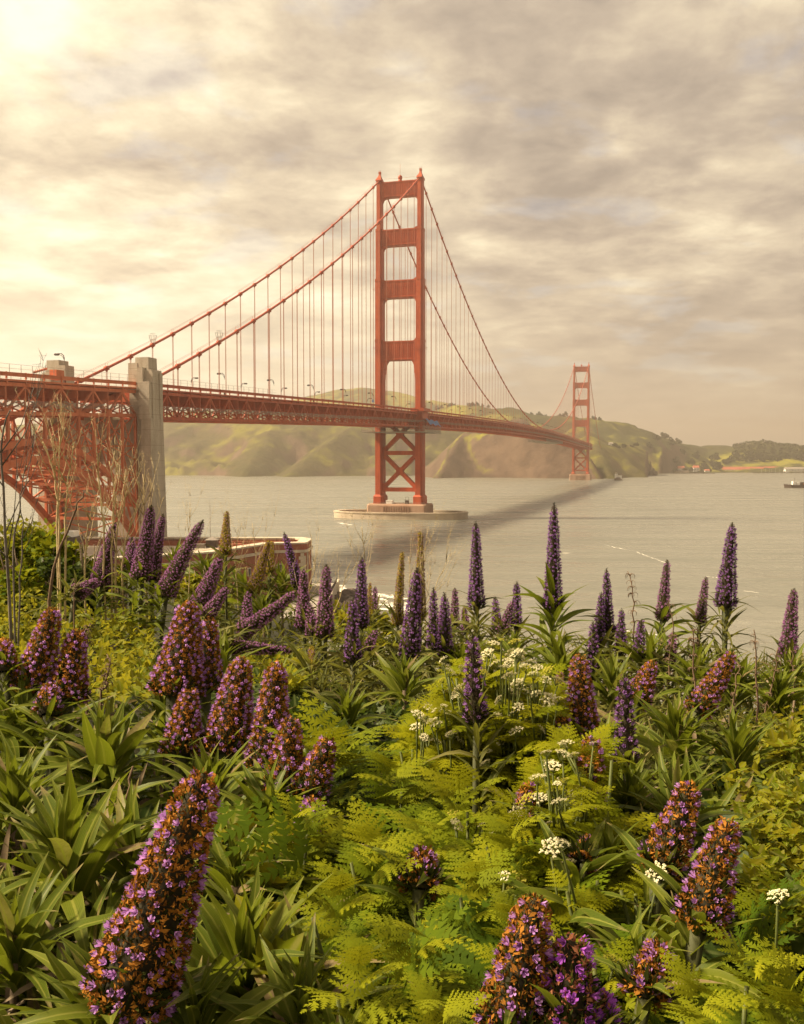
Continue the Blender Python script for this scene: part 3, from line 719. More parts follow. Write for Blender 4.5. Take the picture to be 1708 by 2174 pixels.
nz = np.array([fbm(x * .004, y * .004, 3.1) for x, y in Q.reshape(-1, 2)]).reshape(XX.shape)
nz2 = np.array([fbm(x * .016, y * .016, 9.7) for x, y in Q.reshape(-1, 2)]).reshape(XX.shape)
for ri, (pts, sl, rd, ro) in enumerate(RID):
    best = np.full(XX.shape, -1e9)
    for a, b in zip(pts[:-1], pts[1:]):
        ab = b[:2] - a[:2]; tt = np.clip(((Q - a[:2]) @ ab) / (ab @ ab), 0, 1)
        d = np.linalg.norm(Q - (a[:2] + tt[..., None] * ab), axis=-1); zr_ = a[2] + tt * (b[2] - a[2])
        dd = np.maximum(0, d * np.clip(1 + .28 * nz * ro + .16 * nz2 * ro, .55, 1.8))
        z = zr_ - sl * (np.sqrt(dd * dd + rd * rd) - rd)
        best = np.maximum(best, z)
    own = np.where(best > ZZ, ri, own); ZZ = np.maximum(ZZ, best)
sl_ = np.array([r[1] for r in RID])[own]; gxx = np.gradient(ZZ, axis=1) / np.maximum(np.gradient(XX, axis=1), 1)
ROCKM = ((sl_ > .88) & (gxx < .42)).astype(float)
ZZ = ZZ - (abs(nz2) * 11.0 + abs(nz) * 9.0 - 5.0) * np.clip(ZZ / 60, 0, 1) * np.interp(PX, [850, 950, 1400, 1460], [.45, .9, .8, .35])
# low shore flats at the right
shore = np.interp(PX, [1375, 1400, 1425, 1500, 1640, 1700, 2500], [2540, 2740, 2930, 3030, 3050, 2980, 2950])
ZZ = np.where(PX > 1375, np.minimum(ZZ, 3.0 + (YY - shore) * np.interp(PX, [1375, 1400, 1425, 1460, 1560], [3.0, 1.0, .5, .30, .24])), ZZ)
flatz = 3.2 + .6 * nz2
ZZ = np.where((PX > 1425) & (YY > np.interp(PX, [1425, 1500, 1640, 1700, 2500], [2860, 2990, 3010, 2930, 2880])) & (YY < 3900), np.maximum(ZZ, flatz), ZZ)
g = G(); nr, nc = XX.shape; i = np.arange(nr - 1)[:, None] * nc + np.arange(nc - 1)[None, :]
g.add(np.stack([XX, YY, ZZ], -1).reshape(-1, 3), np.stack([i, i + 1, i + nc + 1, i + nc], -1).reshape(-1, 4), np.stack([ROCKM, (np.isin(own, (3, 4, 5)) | np.isin(own, (8, 9, 10))).astype(float), ROCKM * 0], -1).reshape(-1, 3))
tag(g.build('hills', HILL, smooth=True), kind='structure')
def hill_z(x, y):
    px = 854 + FOC * x / y; c = int(np.clip(round((px - pxs[0]) / 7), 0, nc - 1)); r = int(np.argmin(abs(Ys - y))); return float(ZZ[r, c])

# ---- ground of the near slope and the fort's shelf
_py = np.array([1180, 1230, 1280, 1350, 1450, 1550, 1700, 1850, 2000, 2174, 2500, 3000.])
_D = np.array([12, 9.5, 7.5, 5.6, 4.2, 3.2, 2.4, 1.9, 1.6, 1.35, 1.05, .75])
def Dof(py): return np.interp(py, _py, _D)
_zc = CAMZ - (_py - 978) / FOC * _D
def canopy(Y): return np.interp(Y, _D[::-1], _zc[::-1])
def edge(px): return np.interp(px, [-400, 300, 480, 700, 950, 2500], [15, 14, 12, 8.5, 6.0, 6.0])
def ground(X, Y):
    X = np.asarray(X, float); Y = np.asarray(Y, float)
    px = 854 + FOC * X / np.maximum(Y, .8)
    E_ = edge(px); near_ = canopy(np.clip(Y, .75, 12)) - .55 + .05 * np.sin(X * 3.1 + Y) * np.cos(Y * 2.3)
    lvl = np.where(X < -24, 3.2, np.where(X < -17, 3.2 - (X + 24) / 7 * 7.0, -3.8)); lvl = np.where(Y > 266 + (X + 60) * .02, -3.8, lvl)
    lvl = np.where(X < -135, -3.8, lvl)
    far_ = (canopy(np.minimum(E_, 12)) - .55) - .60 * (Y - E_)
    return np.where(Y < E_, near_, np.maximum(far_, lvl))
gx = np.concatenate([np.linspace(-170, -30, 40)[:-1], np.linspace(-30, -12, 40)[:-1], np.linspace(-12, 12, 97)[:-1], np.linspace(12, 130, 30)])
gy = np.concatenate([np.linspace(-12, 0, 8)[:-1], np.linspace(0, 16, 80)[:-1], np.linspace(16, 100, 50)[:-1], np.linspace(100, 300, 70)])
GX, GY = np.meshgrid(gx, gy); GZ = ground(GX, GY); nr2, nc2 = GX.shape
i = np.arange(nr2 - 1)[:, None] * nc2 + np.arange(nc2 - 1)[None, :]
g = G(); g.add(np.stack([GX, GY, GZ], -1).reshape(-1, 3), np.stack([i, i + 1, i + nc2 + 1, i + nc2], -1).reshape(-1, 4))
tag(g.build('ground', SOIL, smooth=True), kind='structure')

# ---- brick fort
fort = tag(empty('brick_fort', (-60, 235, 3)), 'red brick waterside fort with pale stone quoins and cornice under the bridge', 'fort')
inv = np.array([60, -235, -3.0])
outer = [(-25.4, 246.0), (-24.8, 247.2), (-24.6, 258.0), (-27.7, 263.5), (-112, 264.5), (-112, 222), (-66, 205), (-44.2, 221.0), (-34.2, 244.2)]
def shrink(poly, d):
    pts = [np.array(p) for p in poly]; out = []
    for k in range(len(pts)):
        a, b, c = pts[k - 1], pts[k], pts[(k + 1) % len(pts)]
        e1 = (b - a) / np.linalg.norm(b - a); e2 = (c - b) / np.linalg.norm(c - b)
        n1 = np.array([-e1[1], e1[0]]); n2 = np.array([-e2[1], e2[0]]); n = n1 + n2; n /= np.linalg.norm(n)
        out.append(tuple(b + n * d / max(.3, n @ n1)))
    return out
area = sum(a[0] * b[1] - b[0] * a[1] for a, b in zip(outer, outer[1:] + outer[:1]))
if area < 0: outer = outer[::-1]
def fz(g, poly, z0, z1): g.prism([(x + inv[0], y + inv[1]) for x, y in poly], z0 - 3, z1 - 3, lambda a, b, f: (a, b, f))
def ringwall(g, poly, th, z0, z1):
    inn = shrink(poly, th); n = len(poly)
    V = [(x + inv[0], y + inv[1], z - 3) for pl, z in ((poly, z0), (poly, z1), (inn, z1), (inn, z0)) for x, y in pl]
    F = [(r * n + k, r * n + (k + 1) % n, (r + 1) * n + (k + 1) % n, (r + 1) * n + k) for r in range(3) for k in range(n)]
    g.add(V, np.array(F))
g = G(); ringwall(g, outer, 2.6, 1.0, 16.6); g.build('wall', BRICK, fort)
g = G(); ringwall(g, shrink(outer, -.35), .9, 14.4, 15.1); ringwall(g, shrink(outer, -.12), 3.0, 16.6, 17.0); g.build('cornice', STONE, fort)
g = G(); fz(g, shrink(outer, 2.6), 1.0, 15.2); g.build('roof_terrace', STONE, fort)
g = G(); ringwall(g, shrink(outer, 6.5), .8, 15.2, 16.4); g.build('inner_parapet', BRICK, fort)
for x, y in ((-34.2, 244.2), (-25.4, 246.0)):
    g = G()
    for k in range(15):
        z = 1.8 + k * .86; d = 1.35 if k % 2 else .9
        for q, r in (((-1, -.05), (1, 0)), ):
            ux = np.array([-34.2 + 25.4, 244.2 - 246.0]); ux /= np.linalg.norm(ux)
            sgn = 1 if x > -30 else -1
            c = np.array([x, y]) + ux * sgn * d / 2
            g.box((c[0] + inv[0], c[1] + inv[1], z - 3), (d, .5, .80), math.atan2(ux[1], ux[0]))
    g.box((x + inv[0] + .1, y + inv[1] + .2, 5), (.7, .7, 11.0))
    if x < -30: g.build('quoins', STONE, fort)
for k in range(15):
    z = 1.8 + k * .86; d = 1.35 if k % 2 else .9; g.box((-24.75 + inv[0], 247.2 + d / 2 + inv[1], z - 3), (.5, d, .8))
g.build('quoins', STONE, fort)
def wall_pt(a, b, f, out): 
    a, b = np.array(a), np.array(b); d = (b - a) / np.linalg.norm(b - a); n = np.array([d[1], -d[0]]); return a + (b - a) * f + n * out, math.atan2(d[1], d[0])
for a, b, fs in (((-34.2, 244.2), (-25.4, 246.0), (.3, .68)), ((-44.2, 221.0), (-34.2, 244.2), (.2, .42, .62, .82)), ((-66, 205), (-44.2, 221.0), (.3, .55, .8))):
    for f in fs:
        for z in (6.0, 10.6):
            c, rz = wall_pt(a, b, f, 0.02); fr = G(); fr.box((c[0] + inv[0], c[1] + inv[1], z - 3), (1.5, .3, 2.1), rz)
            o = fr.build('window', STONE, fort); q = G(); q.box((c[0] + inv[0], c[1] + inv[1], z - 3), (.9, .5, 1.5), rz); q.build('pane', DARKSTEEL, o)
g = G()
for k in range(26): g.bar((-80 + 2 * k + inv[0], 257.5 + inv[1], 13.0), (-80 + 2 * k + inv[0], 257.5 + inv[1], 14.2), .1)
g.bar((-80 + inv[0], 257.5 + inv[1], 14.2), (-30 + inv[0], 257.5 + inv[1], 14.2), .1); g.build('railing', DARKSTEEL, fort)
# small roof house, chimneys, flagpole
p = P(451, 1154, 252); sh = tag(empty('roof_hut', (p[0], 252, 15.2)), 'small square hut with a pyramid roof on top of the brick fort', 'hut')
g = G(); g.box((0, 0, 1.0), (2.9, 2.6, 2.0)); g.build('wall', DARKSTEEL, sh)
g = G(); V = [(-1.75, -1.6, 2.0), (1.75, -1.6, 2.0), (1.75, 1.6, 2.0), (-1.75, 1.6, 2.0), (0, 0, 2.95)]; g.add(V, [np.array([(0, 1, 4), (1, 2, 4), (2, 3, 4), (3, 0, 4)]), np.array([(0, 3, 2, 1)])]); g.build('roof', GREYMETAL, sh)
p = P(447, 1140, 256); g = G(); g.tube([(0, 0, 0), (0, 0, 12.6)], [.09, .05], 6); g.box((0, 0, .1), (.5, .5, .2)); o = g.build('flagpole', GREYMETAL); o.location = (p[0], 256, 15.2)
tag(o, 'thin bare flagpole rising from the fort roof over the water', 'flagpole')
for k, (px, lb) in enumerate(((424, 'squat roof vent box on the fort left of the hut'), (502, 'low roof vent box on the fort right of the hut'))):
    p = P(px, 1155, 250); g = G(); g.box((0, 0, .45), (2.6, 1.6, .9)); g.box((0, 0, 1.0), (3.0, 2.0, .2)); o = g.build('roof_vent', BRICK if k else GREYMETAL); o.location = (p[0], 250, 15.2); tag(o, lb, 'roof vent')
# small pale guard tower below the arch at the left
p = P(144, 1145, 215); gt = tag(empty('guard_booth', (p[0], 215, 14)), 'small pale booth with dark roof seen beneath the steel arch', 'booth')
g = G(); g.box((0, 0, 1.2), (4.2, 4, 9)); g.build('wall', WHITE, gt)
g = G(); g.box((0, 0, 6.3), (5.4, 5.2, 1.5)); g.build('roof', DARKSTEEL, gt); g = G(); g.box((0, 0, 7.6), (4.0, 4, 1.4)); g.build('lantern_room', WHITE, gt)
# sea wall road, posts and boulders at the right foot of the fort
g = G(); g.box((-22.6, 240, 3.26), (9, 60, .1)); o = g.build('road', rough_paint('pale_road', (.22, .19, .16), (.32, .28, .23), .4, .9)); tag(o, kind='structure')
g = G(); g.box((-18.2, 240, 2.6), (.8, 60, 3.6)); o = g.build('sea_wall', STONE); tag(o, 'low pale sea wall edging the road beside the fort', 'sea wall')
g = G()
for k in range(16): g.bar((-18.2, 225 + 2.6 * k, 4.4), (-18.2, 225 + 2.6 * k, 5.5), .16)
for z in (4.9, 5.4): g.bar((-18.2, 225, z), (-18.2, 264, z), .07)
o = g.build('sea_wall_railing', DARKSTEEL); tag(o, 'dark chain railing along the sea wall by the fort corner', 'railing')
def rock_mesh(name, seed, n=2):
    import bmesh
    bm = bmesh.new(); bmesh.ops.create_icosphere(bm, subdivisions=n, radius=1)
    for v in bm.verts:
        q = v.co * 1.3 + Vector((seed * 3.1, seed, 0)); v.co *= 1 + .45 * mn.fractal(q, 1.0, 2.0, 4); v.co.z *= .8
    me = bpy.data.meshes.new(name); bm.to_mesh(me); bm.free(); me.materials.append(ROCK); return me
rmesh = [rock_mesh('boulder', k + 1) for k in range(5)]
for k in range(34):
    y = 225 + k * 1.35 + random.uniform(-.5, .5); x = -16.0 + random.uniform(-1, 3.6) + max(0, (y - 255) * .12)
    o = bpy.data.objects.new('boulder', rmesh[k % 5]); COL.objects.link(o); o.location = (x, y, random.uniform(-.2, 1.6)); sc = random.uniform(1.0, 2.2); o.scale = (sc, sc * random.uniform(.8, 1.2), sc * .8); o.rotation_euler = (0, 0, random.uniform(0, 6))
    tag(o, 'dark wet boulder in the rip-rap below the sea wall', 'boulder', 'rip-rap boulders below the sea wall')
# foam where the sea meets the rocks, the pier and the cliffs
g = G()
def foam_strip(pts, wd, z=.05):
    pts = [np.array(p, float) for p in pts]; n = len(pts); V = []
    for k, p in enumerate(pts):
        d = pts[min(k + 1, n - 1)] - pts[max(k - 1, 0)]; d /= np.linalg.norm(d) + 1e-9; nn = np.array([-d[1], d[0]])
        a = wd * random.uniform(.35, 1.0); b = wd * random.uniform(.2, .8); V += [(*(p + nn * a), z), (*(p - nn * b), z)]
    g.add(V, np.array([(2 * k, 2 * k + 1, 2 * k + 3, 2 * k + 2) for k in range(n - 1)]))
def wp(px, py): return onwater(px, py)[:2]
def sub(a, b, n): return [wp(a[0] + (b[0] - a[0]) * k / n, a[1] + (b[1] - a[1]) * k / n + random.uniform(-.8, .8)) for k in range(n + 1)]
for a, b, wd, n in (((735, 1256), (800, 1282), 5, 14), ((740, 1264), (880, 1294), 4.6, 22), ((790, 1262), (860, 1272), 3.6, 10), ((690, 1242), (760, 1262), 4.5, 12), ((700, 1238), (730, 1246), 2.0, 6), ((780, 1290), (900, 1300), 2.4, 14), ((860, 1280), (905, 1290), 1.8, 8),
                    ((1285, 1158), (1335, 1168), .45, 14), ((1352, 1172), (1420, 1198), .32, 18), ((1500, 1224), (1530, 1228), .4, 6), ((1580, 1254), (1612, 1260), .4, 6), ((1330, 1340), (1400, 1348), .5, 10),
                    ((990, 1108), (1035, 1110), 2.0, 10), ((718, 1110), (745, 1115), 3.0, 8)):
    foam_strip(sub(a, b, n), wd)
for a, b in (((905, 1016), (1215, 1019)), ((1215, 1019), (1300, 1018)), ((480, 1013), (905, 1015))):
    n = 60
    for k in range(n):
        if random.random() < .45: continue
        px = a[0] + (b[0] - a[0]) * (k + random.random()) / n; py = a[1] + (b[1] - a[1]) * k / n + .6
        # walk out from the land until the water is reached
        y = onwater(px, 1024)[1]
        while hill_z((px - 854) / FOC * y, y) < 0 and y < 2600: y += 9
        x = (px - 854) / FOC * (y - 8); foam_strip([(x - 6, y - 8), (x, y - 9), (x + 6, y - 8)], 5)
tag(g.build('sea_foam', FOAM), kind='stuff')

# ---- sea stacks, lighthouse islet, far shore
def big_rock(px, py, w_px, h_px, Y, seed, name, label, cat='rock'):
    b = onwater(px, py); k = b[1] / FOC; o = bpy.data.objects.new(name, rock_mesh(name, seed, 3)); COL.objects.link(o)
    o.location = (b[0], b[1], 0); o.scale = (w_px * k * .5, w_px * k * .4, h_px * k * .95); return tag(o, label, cat)
big_rock(1385, 1009.5, 21, 17, 0, 2.3, 'sea_stack', 'dark pointed sea stack standing in the water right of the farther tower')
big_rock(1312, 1020, 18, 8, 0, 4.4, 'islet', 'low brown islet with white building just right of the farther tower')
b = onwater(1311, 1019); lh = tag(empty('lighthouse', (b[0], b[1], 3)), 'white blocky lighthouse building on the low islet', 'lighthouse')
g = G(); g.box((-2, 0, 5), (5, 5, 8)); g.box((5, 0, 3), (7, 6, 6)); g.build('wall', WHITE, lh); g = G(); g.box((-2, 0, 10.4), (3.4, 3.4, 3)); g.box((5, 0, 6.3), (7.6, 6.6, .6)); g.build('lantern', STONE, lh)
def far_house(px, py, w_, d, h, roofh, Y, label, rmat=REDROOF, group=None, wmat=WHITE):
    p = P(px, py, Y); root = tag(empty('shore_house', (p[0], Y, p[2])), label, 'house', group)
    g = G(); g.box((0, 0, h / 2 - 3), (w_, d, h + 6)); g.build('wall', wmat, root)
    g = G(); a, b_ = w_ / 2 + .8, d / 2 + .8
    V = [(-a, -b_, h), (a, -b_, h), (a, b_, h), (-a, b_, h), (-a * .96, 0, h + roofh), (a * .96, 0, h + roofh)]
    g.add(V, [np.array([(0, 1, 5, 4), (2, 3, 4, 5), (0, 3, 2, 1)]), np.array([(0, 4, 3), (1, 2, 5)])]); g.build('roof', rmat, root)
    g = G()
    for k in range(max(2, int(w_ / 8))):
        x = -w_ / 2 + (k + .5) * w_ / max(2, int(w_ / 8)); g.box((x, -d / 2 - .1, h * .55), (1.8, .3, h * .4))
    g.build('window', DARKSTEEL, root); return root
far_house(1446, 1001, 20, 14, 9, 8, 2960, 'white gabled house at the far shore, left one of the pair')
far_house(1478, 1001, 17, 14, 12, 7, 2980, 'white gabled house at the far shore, right one of the pair')
far_house(1501, 1003, 15, 12, 6, 4, 3000, 'small white hut between the gabled houses and the long red roofs')
far_house(1560, 1001.5, 95, 16, 7, 9, 3080, 'long low red-roofed building on the far shore, leftmost of the row')
far_house(1604, 1001.5, 50, 16, 7, 9, 3090, 'middle red-roofed building of the far shore row')
far_house(1640, 1001.5, 60, 16, 8, 9, 3100, 'red-roofed building of the far shore row next to the marina')
far_house(1690, 1001.0, 70, 16, 8, 6, 3000, 'pale grey-roofed marina building at the right edge of the far shore', GREYMETAL)
far_house(1448, 1005, 40, 14, 6, 3, 2900, 'low brown boathouse at the foot of the white houses', ROCK, None, STONE)
far_house(1297, 945, 9, 8, 4, 3, 2410, 'tiny white building on the dark spur beside the bridge end', GREYMETAL)
def pier_deck(pxa, pxb, py, label):
    a, b = onwater(pxa, py), onwater(pxb, py); g = G(); n = 16
    g.bar((a[0], a[1], 2.6), (b[0], b[1], 2.6), 9, 1.6)
    for k in range(n + 1):
        q = a + (b - a) * k / n; g.bar((q[0], q[1] - 3, -2), (q[0], q[1] - 3, 2.4), .9)
    tag(g.build('pier', ROCK), label, 'pier')
pier_deck(1424, 1517, 1006.4, 'long dark wooden pier reaching from the far shore, left one')
pier_deck(1600, 1760, 1005.4, 'long breakwater pier before the marina at the right edge')
for k in range(14):
    px = 1618 + k * 7.5 + random.uniform(-2, 2); b = onwater(px, 1004.3); g = G(); h = random.uniform(9, 15); g.bar((0, 0, 0), (0, 0, h), .35)
    V = [(-4, -1.2, .2), (4.5, 0, .9), (-4, 1.2, .2), (-3.6, -.9, -.6), (3.6, 0, -.6), (-3.6, .9, -.6)]; g.add(V, [np.array([(0, 1, 4, 3), (1, 2, 5, 4), (2, 0, 3, 5)]), np.array([(0, 2, 1)])])
    o = g.build('sailing_boat', WHITE); o.location = (b[0], b[1], .5); o.rotation_euler = (0, 0, random.uniform(0, 3)); tag(o, 'moored white sailing boat with a bare mast in the far marina', 'boat', 'sailing boats moored in the far marina')

# ---- ship at the right edge
b = onwater(1664, 1036.0); ship = tag(empty('cargo_ship', (b[0], b[1], 0), R(-4)), 'dark-hulled ship with white and orange deck gear leaving the right edge', 'ship')
g = G(); sec = [(0, .2, 5.6), (3, 2.2, 5.2), (9, 5.2, 4.6), (20, 6.5, 4.2), (70, 6.5, 4.2), (88, 5.6, 4.6)]
V = []
for x, hw, z in sec: V += [(x, -hw, z), (x + (1.4 if x == 0 else 0), -hw * .8, -.8), (x + (1.4 if x == 0 else 0), hw * .8, -.8), (x, hw, z)]
F = [(i * 4 + k, i * 4 + (k + 1) % 4, i * 4 + 4 + (k + 1) % 4, i * 4 + 4 + k) for i in range(len(sec) - 1) for k in range(4)]
g.add(V, np.array(F)); g.build('hull', DARKSTEEL, ship)
g = G(); g.box((14, 0, 6.8), (4.5, 7, 5)); g.box((19, 0, 6.0), (4, 7, 3.4)); g.box((42, 0, 8), (11, 10, 8)); g.box((42, 0, 13), (8, 9, 3)); g.build('deckhouse', WHITE, ship)
g = G(); g.bar((15, 0, 9), (15, 0, 14), .4); g.bar((42, 0, 14), (42, 0, 21), .5); g.box((25, 0, 6.2), (5, 6, 3.6)); g.build('mast', DARKSTEEL, ship)
g = G(); g.box((31, 0, 5.6), (9, 8, 2.6)); g.box((60, 0, 5.6), (16, 8, 2.8)); g.build('deck_cargo', rough_paint('orange_gear', (.55, .16, .03), (.68, .24, .05), .5, .6), ship)
g = G(); foam_strip([(b[0] - 4, b[1] - 1), (b[0] + 4, b[1] - 6), (b[0] + 14, b[1] - 8), (b[0] + 30, b[1] - 10)], 2.2, .07); tag(g.build('bow_wave', FOAM), kind='stuff')

# ---- trees on the far hills
TREE = leaf_mat('far_tree_leaves', [(.022, .026, .010), (.042, .046, .016), (.065, .062, .020)], None, .15, .8)
BARK = rough_paint('grey_bark', (.09, .075, .06), (.17, .145, .12), 8.0, .9, .4, 40)
def crown_mesh(seed, n=420):
    rs = np.random.RandomState(seed); g = G()
    c = rs.randn(9, 3) * np.array([.36, .36, .24]); c[:, 2] += .62
    k = rs.randint(0, 9, n); q = rs.randn(n, 3); q /= np.linalg.norm(q, axis=1)[:, None]
    O = c[k] + q * (.26 + .07 * rs.rand(n))[:, None]
    bv = np.array([(-.07, -.05, 0), (.07, -.05, 0), (.08, .05, .02), (-.06, .06, .02)]) * 1.2
    g.inst(bv, np.array([(0, 1, 2, 3)]), rots(rs.rand(n) * 6.28, rs.rand(n) * 3 - 1.5, rs.rand(n) * 3, .8 + .6 * rs.rand(n)), O, rnd=rs.rand(n))
    me = g.mesh('crown'); me.materials.append(TREE)
    g = G(); g.tube([(0, 0, -.3), (.02, 0, .3), (.05, .02, .75)], [.06, .045, .02], 5); t = g.mesh('trunk'); t.materials.append(BARK); return me, t
crowns = [crown_mesh(40 + k) for k in range(4)]
def far_tree(px, py, w_px, Y, label, group, k=0, tall=1.0, z=None):
    p = P(px, py, Y); zg_ = hill_z(p[0], Y) if z is None else z; m = w_px * Y / FOC / 1.5
    root = tag(empty('far_tree', (p[0], Y, zg_ - m * .1), random.uniform(0, 6)), label, 'tree', group)
    for nm, me in (('crown', crowns[k % 4][0]), ('trunk', crowns[k % 4][1])):
        o = bpy.data.objects.new(nm, me); COL.objects.link(o); o.parent = root
    root.scale = (m, m, m * tall)
for k, (px, w_) in enumerate([(930, 9), (938, 7), (957, 10), (966, 8), (974, 9), (983, 7), (990, 10), (1000, 12), (1006, 8), (1014, 9), (1024, 8), (1036, 7), (1128, 8), (1142, 12), (1150, 9), (1160, 8), (1190, 10), (1198, 12), (1262, 10), (1275, 9)]):
    far_tree(px, 870, w_, 3150 if px < 1000 else 3040, 'dark tree on the hazy ridge crest behind the bridge', 'trees on the hazy ridge crest', k, 1.25)
sp = [(1440, 2860), (1455, 2920), (1463, 2890), (1470, 2960), (1490, 2960), (1497, 3060), (1508, 3010), (1513, 3080), (1522, 3050), (1530, 3120), (1420, 2800), (1408, 2750), (1540, 3180), (1548, 3200), (1590, 3200), (1600, 3180), (1612, 3220), (1622, 3180), (1636, 3200), (1465, 3060), (1450, 3120), (1434, 3000), (1480, 3150), (1500, 3250), (1520, 3300), (1425, 3080), (1410, 3160), (1560, 3260), (1576, 3230), (1650, 3190), (1668, 3200), (1690, 3180), (1700, 3220), (1440, 3240), (1395, 3000), (1380, 2900)]
for k, (px, Y) in enumerate(sp): far_tree(px, 990, random.uniform(11, 20), Y, 'round dark tree low on the far shore behind the houses', 'round dark trees along the far shore', k, 1.0)
for k, (px, Y) in enumerate([(1305, 2380), (1313, 2375), (1342, 2460), (1349, 2470), (1326, 2400)]): far_tree(px, 950, random.uniform(7, 11), Y, 'small dark tree on the dark spur right of the farther tower', 'trees on the dark spur', k)
g = G(); n = 5200; rs = np.random.RandomState(5)
px_ = rs.uniform(1555, 2000, n); Y_ = rs.uniform(3170, 3620, n); X_ = (px_ - 854) / FOC * Y_
Z_ = np.array([hill_z(x, y) for x, y in zip(X_, Y_)]) + rs.rand(n) ** .7 * 15 * (.5 + .5 * np.array([fbm(x * .02, y * .02) for x, y in zip(X_, Y_)]).clip(-.8, 1))
bv = np.array([(-3, -2, 0), (3, -2, .4), (3.4, 2, 1), (-2.6, 2.4, .5)])
g.inst(bv, np.array([(0, 1, 2, 3)]), rots(rs.rand(n) * 6.28, rs.rand(n) * 2 - .6, rs.rand(n) * 2 - 1, .8 + .9 * rs.rand(n)), np.stack([X_, Y_, Z_], -1), rnd=rs.rand(n))
tag(g.build('far_wood', TREE), kind='stuff')

# ---------------------------------------------------------------- foreground plants
def leafshape(wd=.16, curl=.25, fold=.35, n=7, twist=0.0, peak=.40):
    V, A = [], []
    for i in range(n + 1):
        y = i / n
        w_ = wd * (math.sin(math.pi * min(1, y ** (math.log(.5) / math.log(peak)))) ** .9 * .5 + .05 * (1 - y)) if i < n else .002
        zc = -curl * y * y + .10 * math.sin(y * 3.0)
        ct_, st_ = math.cos(twist * y), math.sin(twist * y)
        for sgn in (-1, 0, 1):
            x, z = sgn * w_, abs(sgn) * w_ * fold
            V.append((x * ct_ - z * st_, y * (1 - .12 * curl * y), zc + x * st_ + z * ct_)); A.append((.5 + .5 * sgn, y, 0))
    F = [(i * 3 + k, i * 3 + k + 1, i * 3 + k + 4, i * 3 + k + 3) for i in range(n) for k in range(2)]
    return np.array(V), np.array(F), np.array(A)
BROAD = [leafshape(.128, c, f, 7, tw) for c, f, tw in ((.08, .35, .1), (.20, .3, -.2), (.34, .4, .25), (-.08, .45, 0.0), (.55, .35, -.25))]
NARROW = [leafshape(.10, c, f, 5, tw, .35) for c, f, tw in ((.1, .3, .2), (.4, .3, -.2), (.75, .4, .3), (-.1, .4, 0))]
def ovate():
    V = [(0, 0, 0), (-.27, .30, .05), (0, .33, -.03), (.27, .30, .05), (-.24, .62, .03), (0, .66, -.06), (.24, .62, .03), (0, 1, -.14)]
    A = [(.5, 0, 0), (0, .3, 0), (.5, .3, 0), (1, .3, 0), (0, .6, 0), (.5, .6, 0), (1, .6, 0), (.5, 1, 0)]
    return np.array(V), [np.array([(0, 2, 1), (0, 3, 2), (4, 5, 7), (5, 6, 7)]), np.array([(1, 2, 5, 4), (2, 3, 6, 5)])], np.array(A)
def ivy():
    r = [(0, .05), (.32, -.08), (.26, .22), (.58, .42), (.27, .52), (0, 1.0), (-.27, .52), (-.58, .42), (-.26, .22), (-.32, -.08)]
    V = [(0, .33, -.04)] + [(x, y, .05 * abs(x) - .10 * y * y) for x, y in r]
    A = [(.5, .4, 0)] + [(.5 + .8 * x, y, 0) for x, y in r]
    return np.array(V), np.array([(0, i + 1, (i + 1) % 10 + 1) for i in range(10)]), np.array(A)
OVATE, IVY = ovate(), ivy()
def frond(np_=9, seed=0):
    """a twice-divided feathery leaf along +Y"""
    rs = np.random.RandomState(seed); V, F, A = [], [], []
    def q(a, b, c, d, u):
        n = len(V); V.extend([a, b, c, d]); F.append((n, n + 1, n + 2, n + 3)); A.extend([(u, .3, 0)] * 4)
    def bend(x, y): return np.array([x, y, .06 * math.sin(3 * y) - .28 * y * y - .18 * abs(x) ** 1.3])
    q(bend(-.008, 0), bend(.008, 0), bend(.003, 1), bend(-.003, 1), .9)
    for i in range(np_ + 1):
        y0 = .16 + .80 * i / np_; Lp = .50 * (1 - .82 * (y0 - .16) / .8) * (.9 + .2 * rs.rand())
        for sg in (-1, 1):
            if i == np_ and sg == 1: continue
            a = R(58 - 14 * i / np_) * sg if i < np_ else 0.0
            d = np.array([math.sin(a), math.cos(a)]); p = np.array([-d[1], d[0]]); m = max(2, int(5 * Lp / .5))
            base = np.array([0, y0]); m = max(3, int(8 * Lp / .5) + 1); wm = .085 * (.75 + .5 * Lp / .5)
            for k in range(m):
                c0 = base + d * Lp * k / m; c1 = base + d * Lp * (k + 1) / m; wk = wm * (1 - .80 * k / m) * (.8 + .4 * rs.rand())
                for s2 in (-1, 1):
                    q(bend(*c0), bend(*(c0 + d * Lp / m * .55 + p * s2 * wk * .62)), bend(*(c1 + d * Lp / m * .35 + p * s2 * wk)), bend(*c1), .35)
            q(bend(*(base + d * Lp * (m - .3) / m + p * .008)), bend(*(base + d * Lp * (m - .3) / m - p * .008)), bend(*(base + d * Lp * (1.12) - p * .001)), bend(*(base + d * Lp * 1.12 + p * .001)), .35)
    return np.array(V), np.array(F), np.array(A)
FROND = [frond(6, 1), frond(5, 2), frond(6, 3), frond(7, 4)]

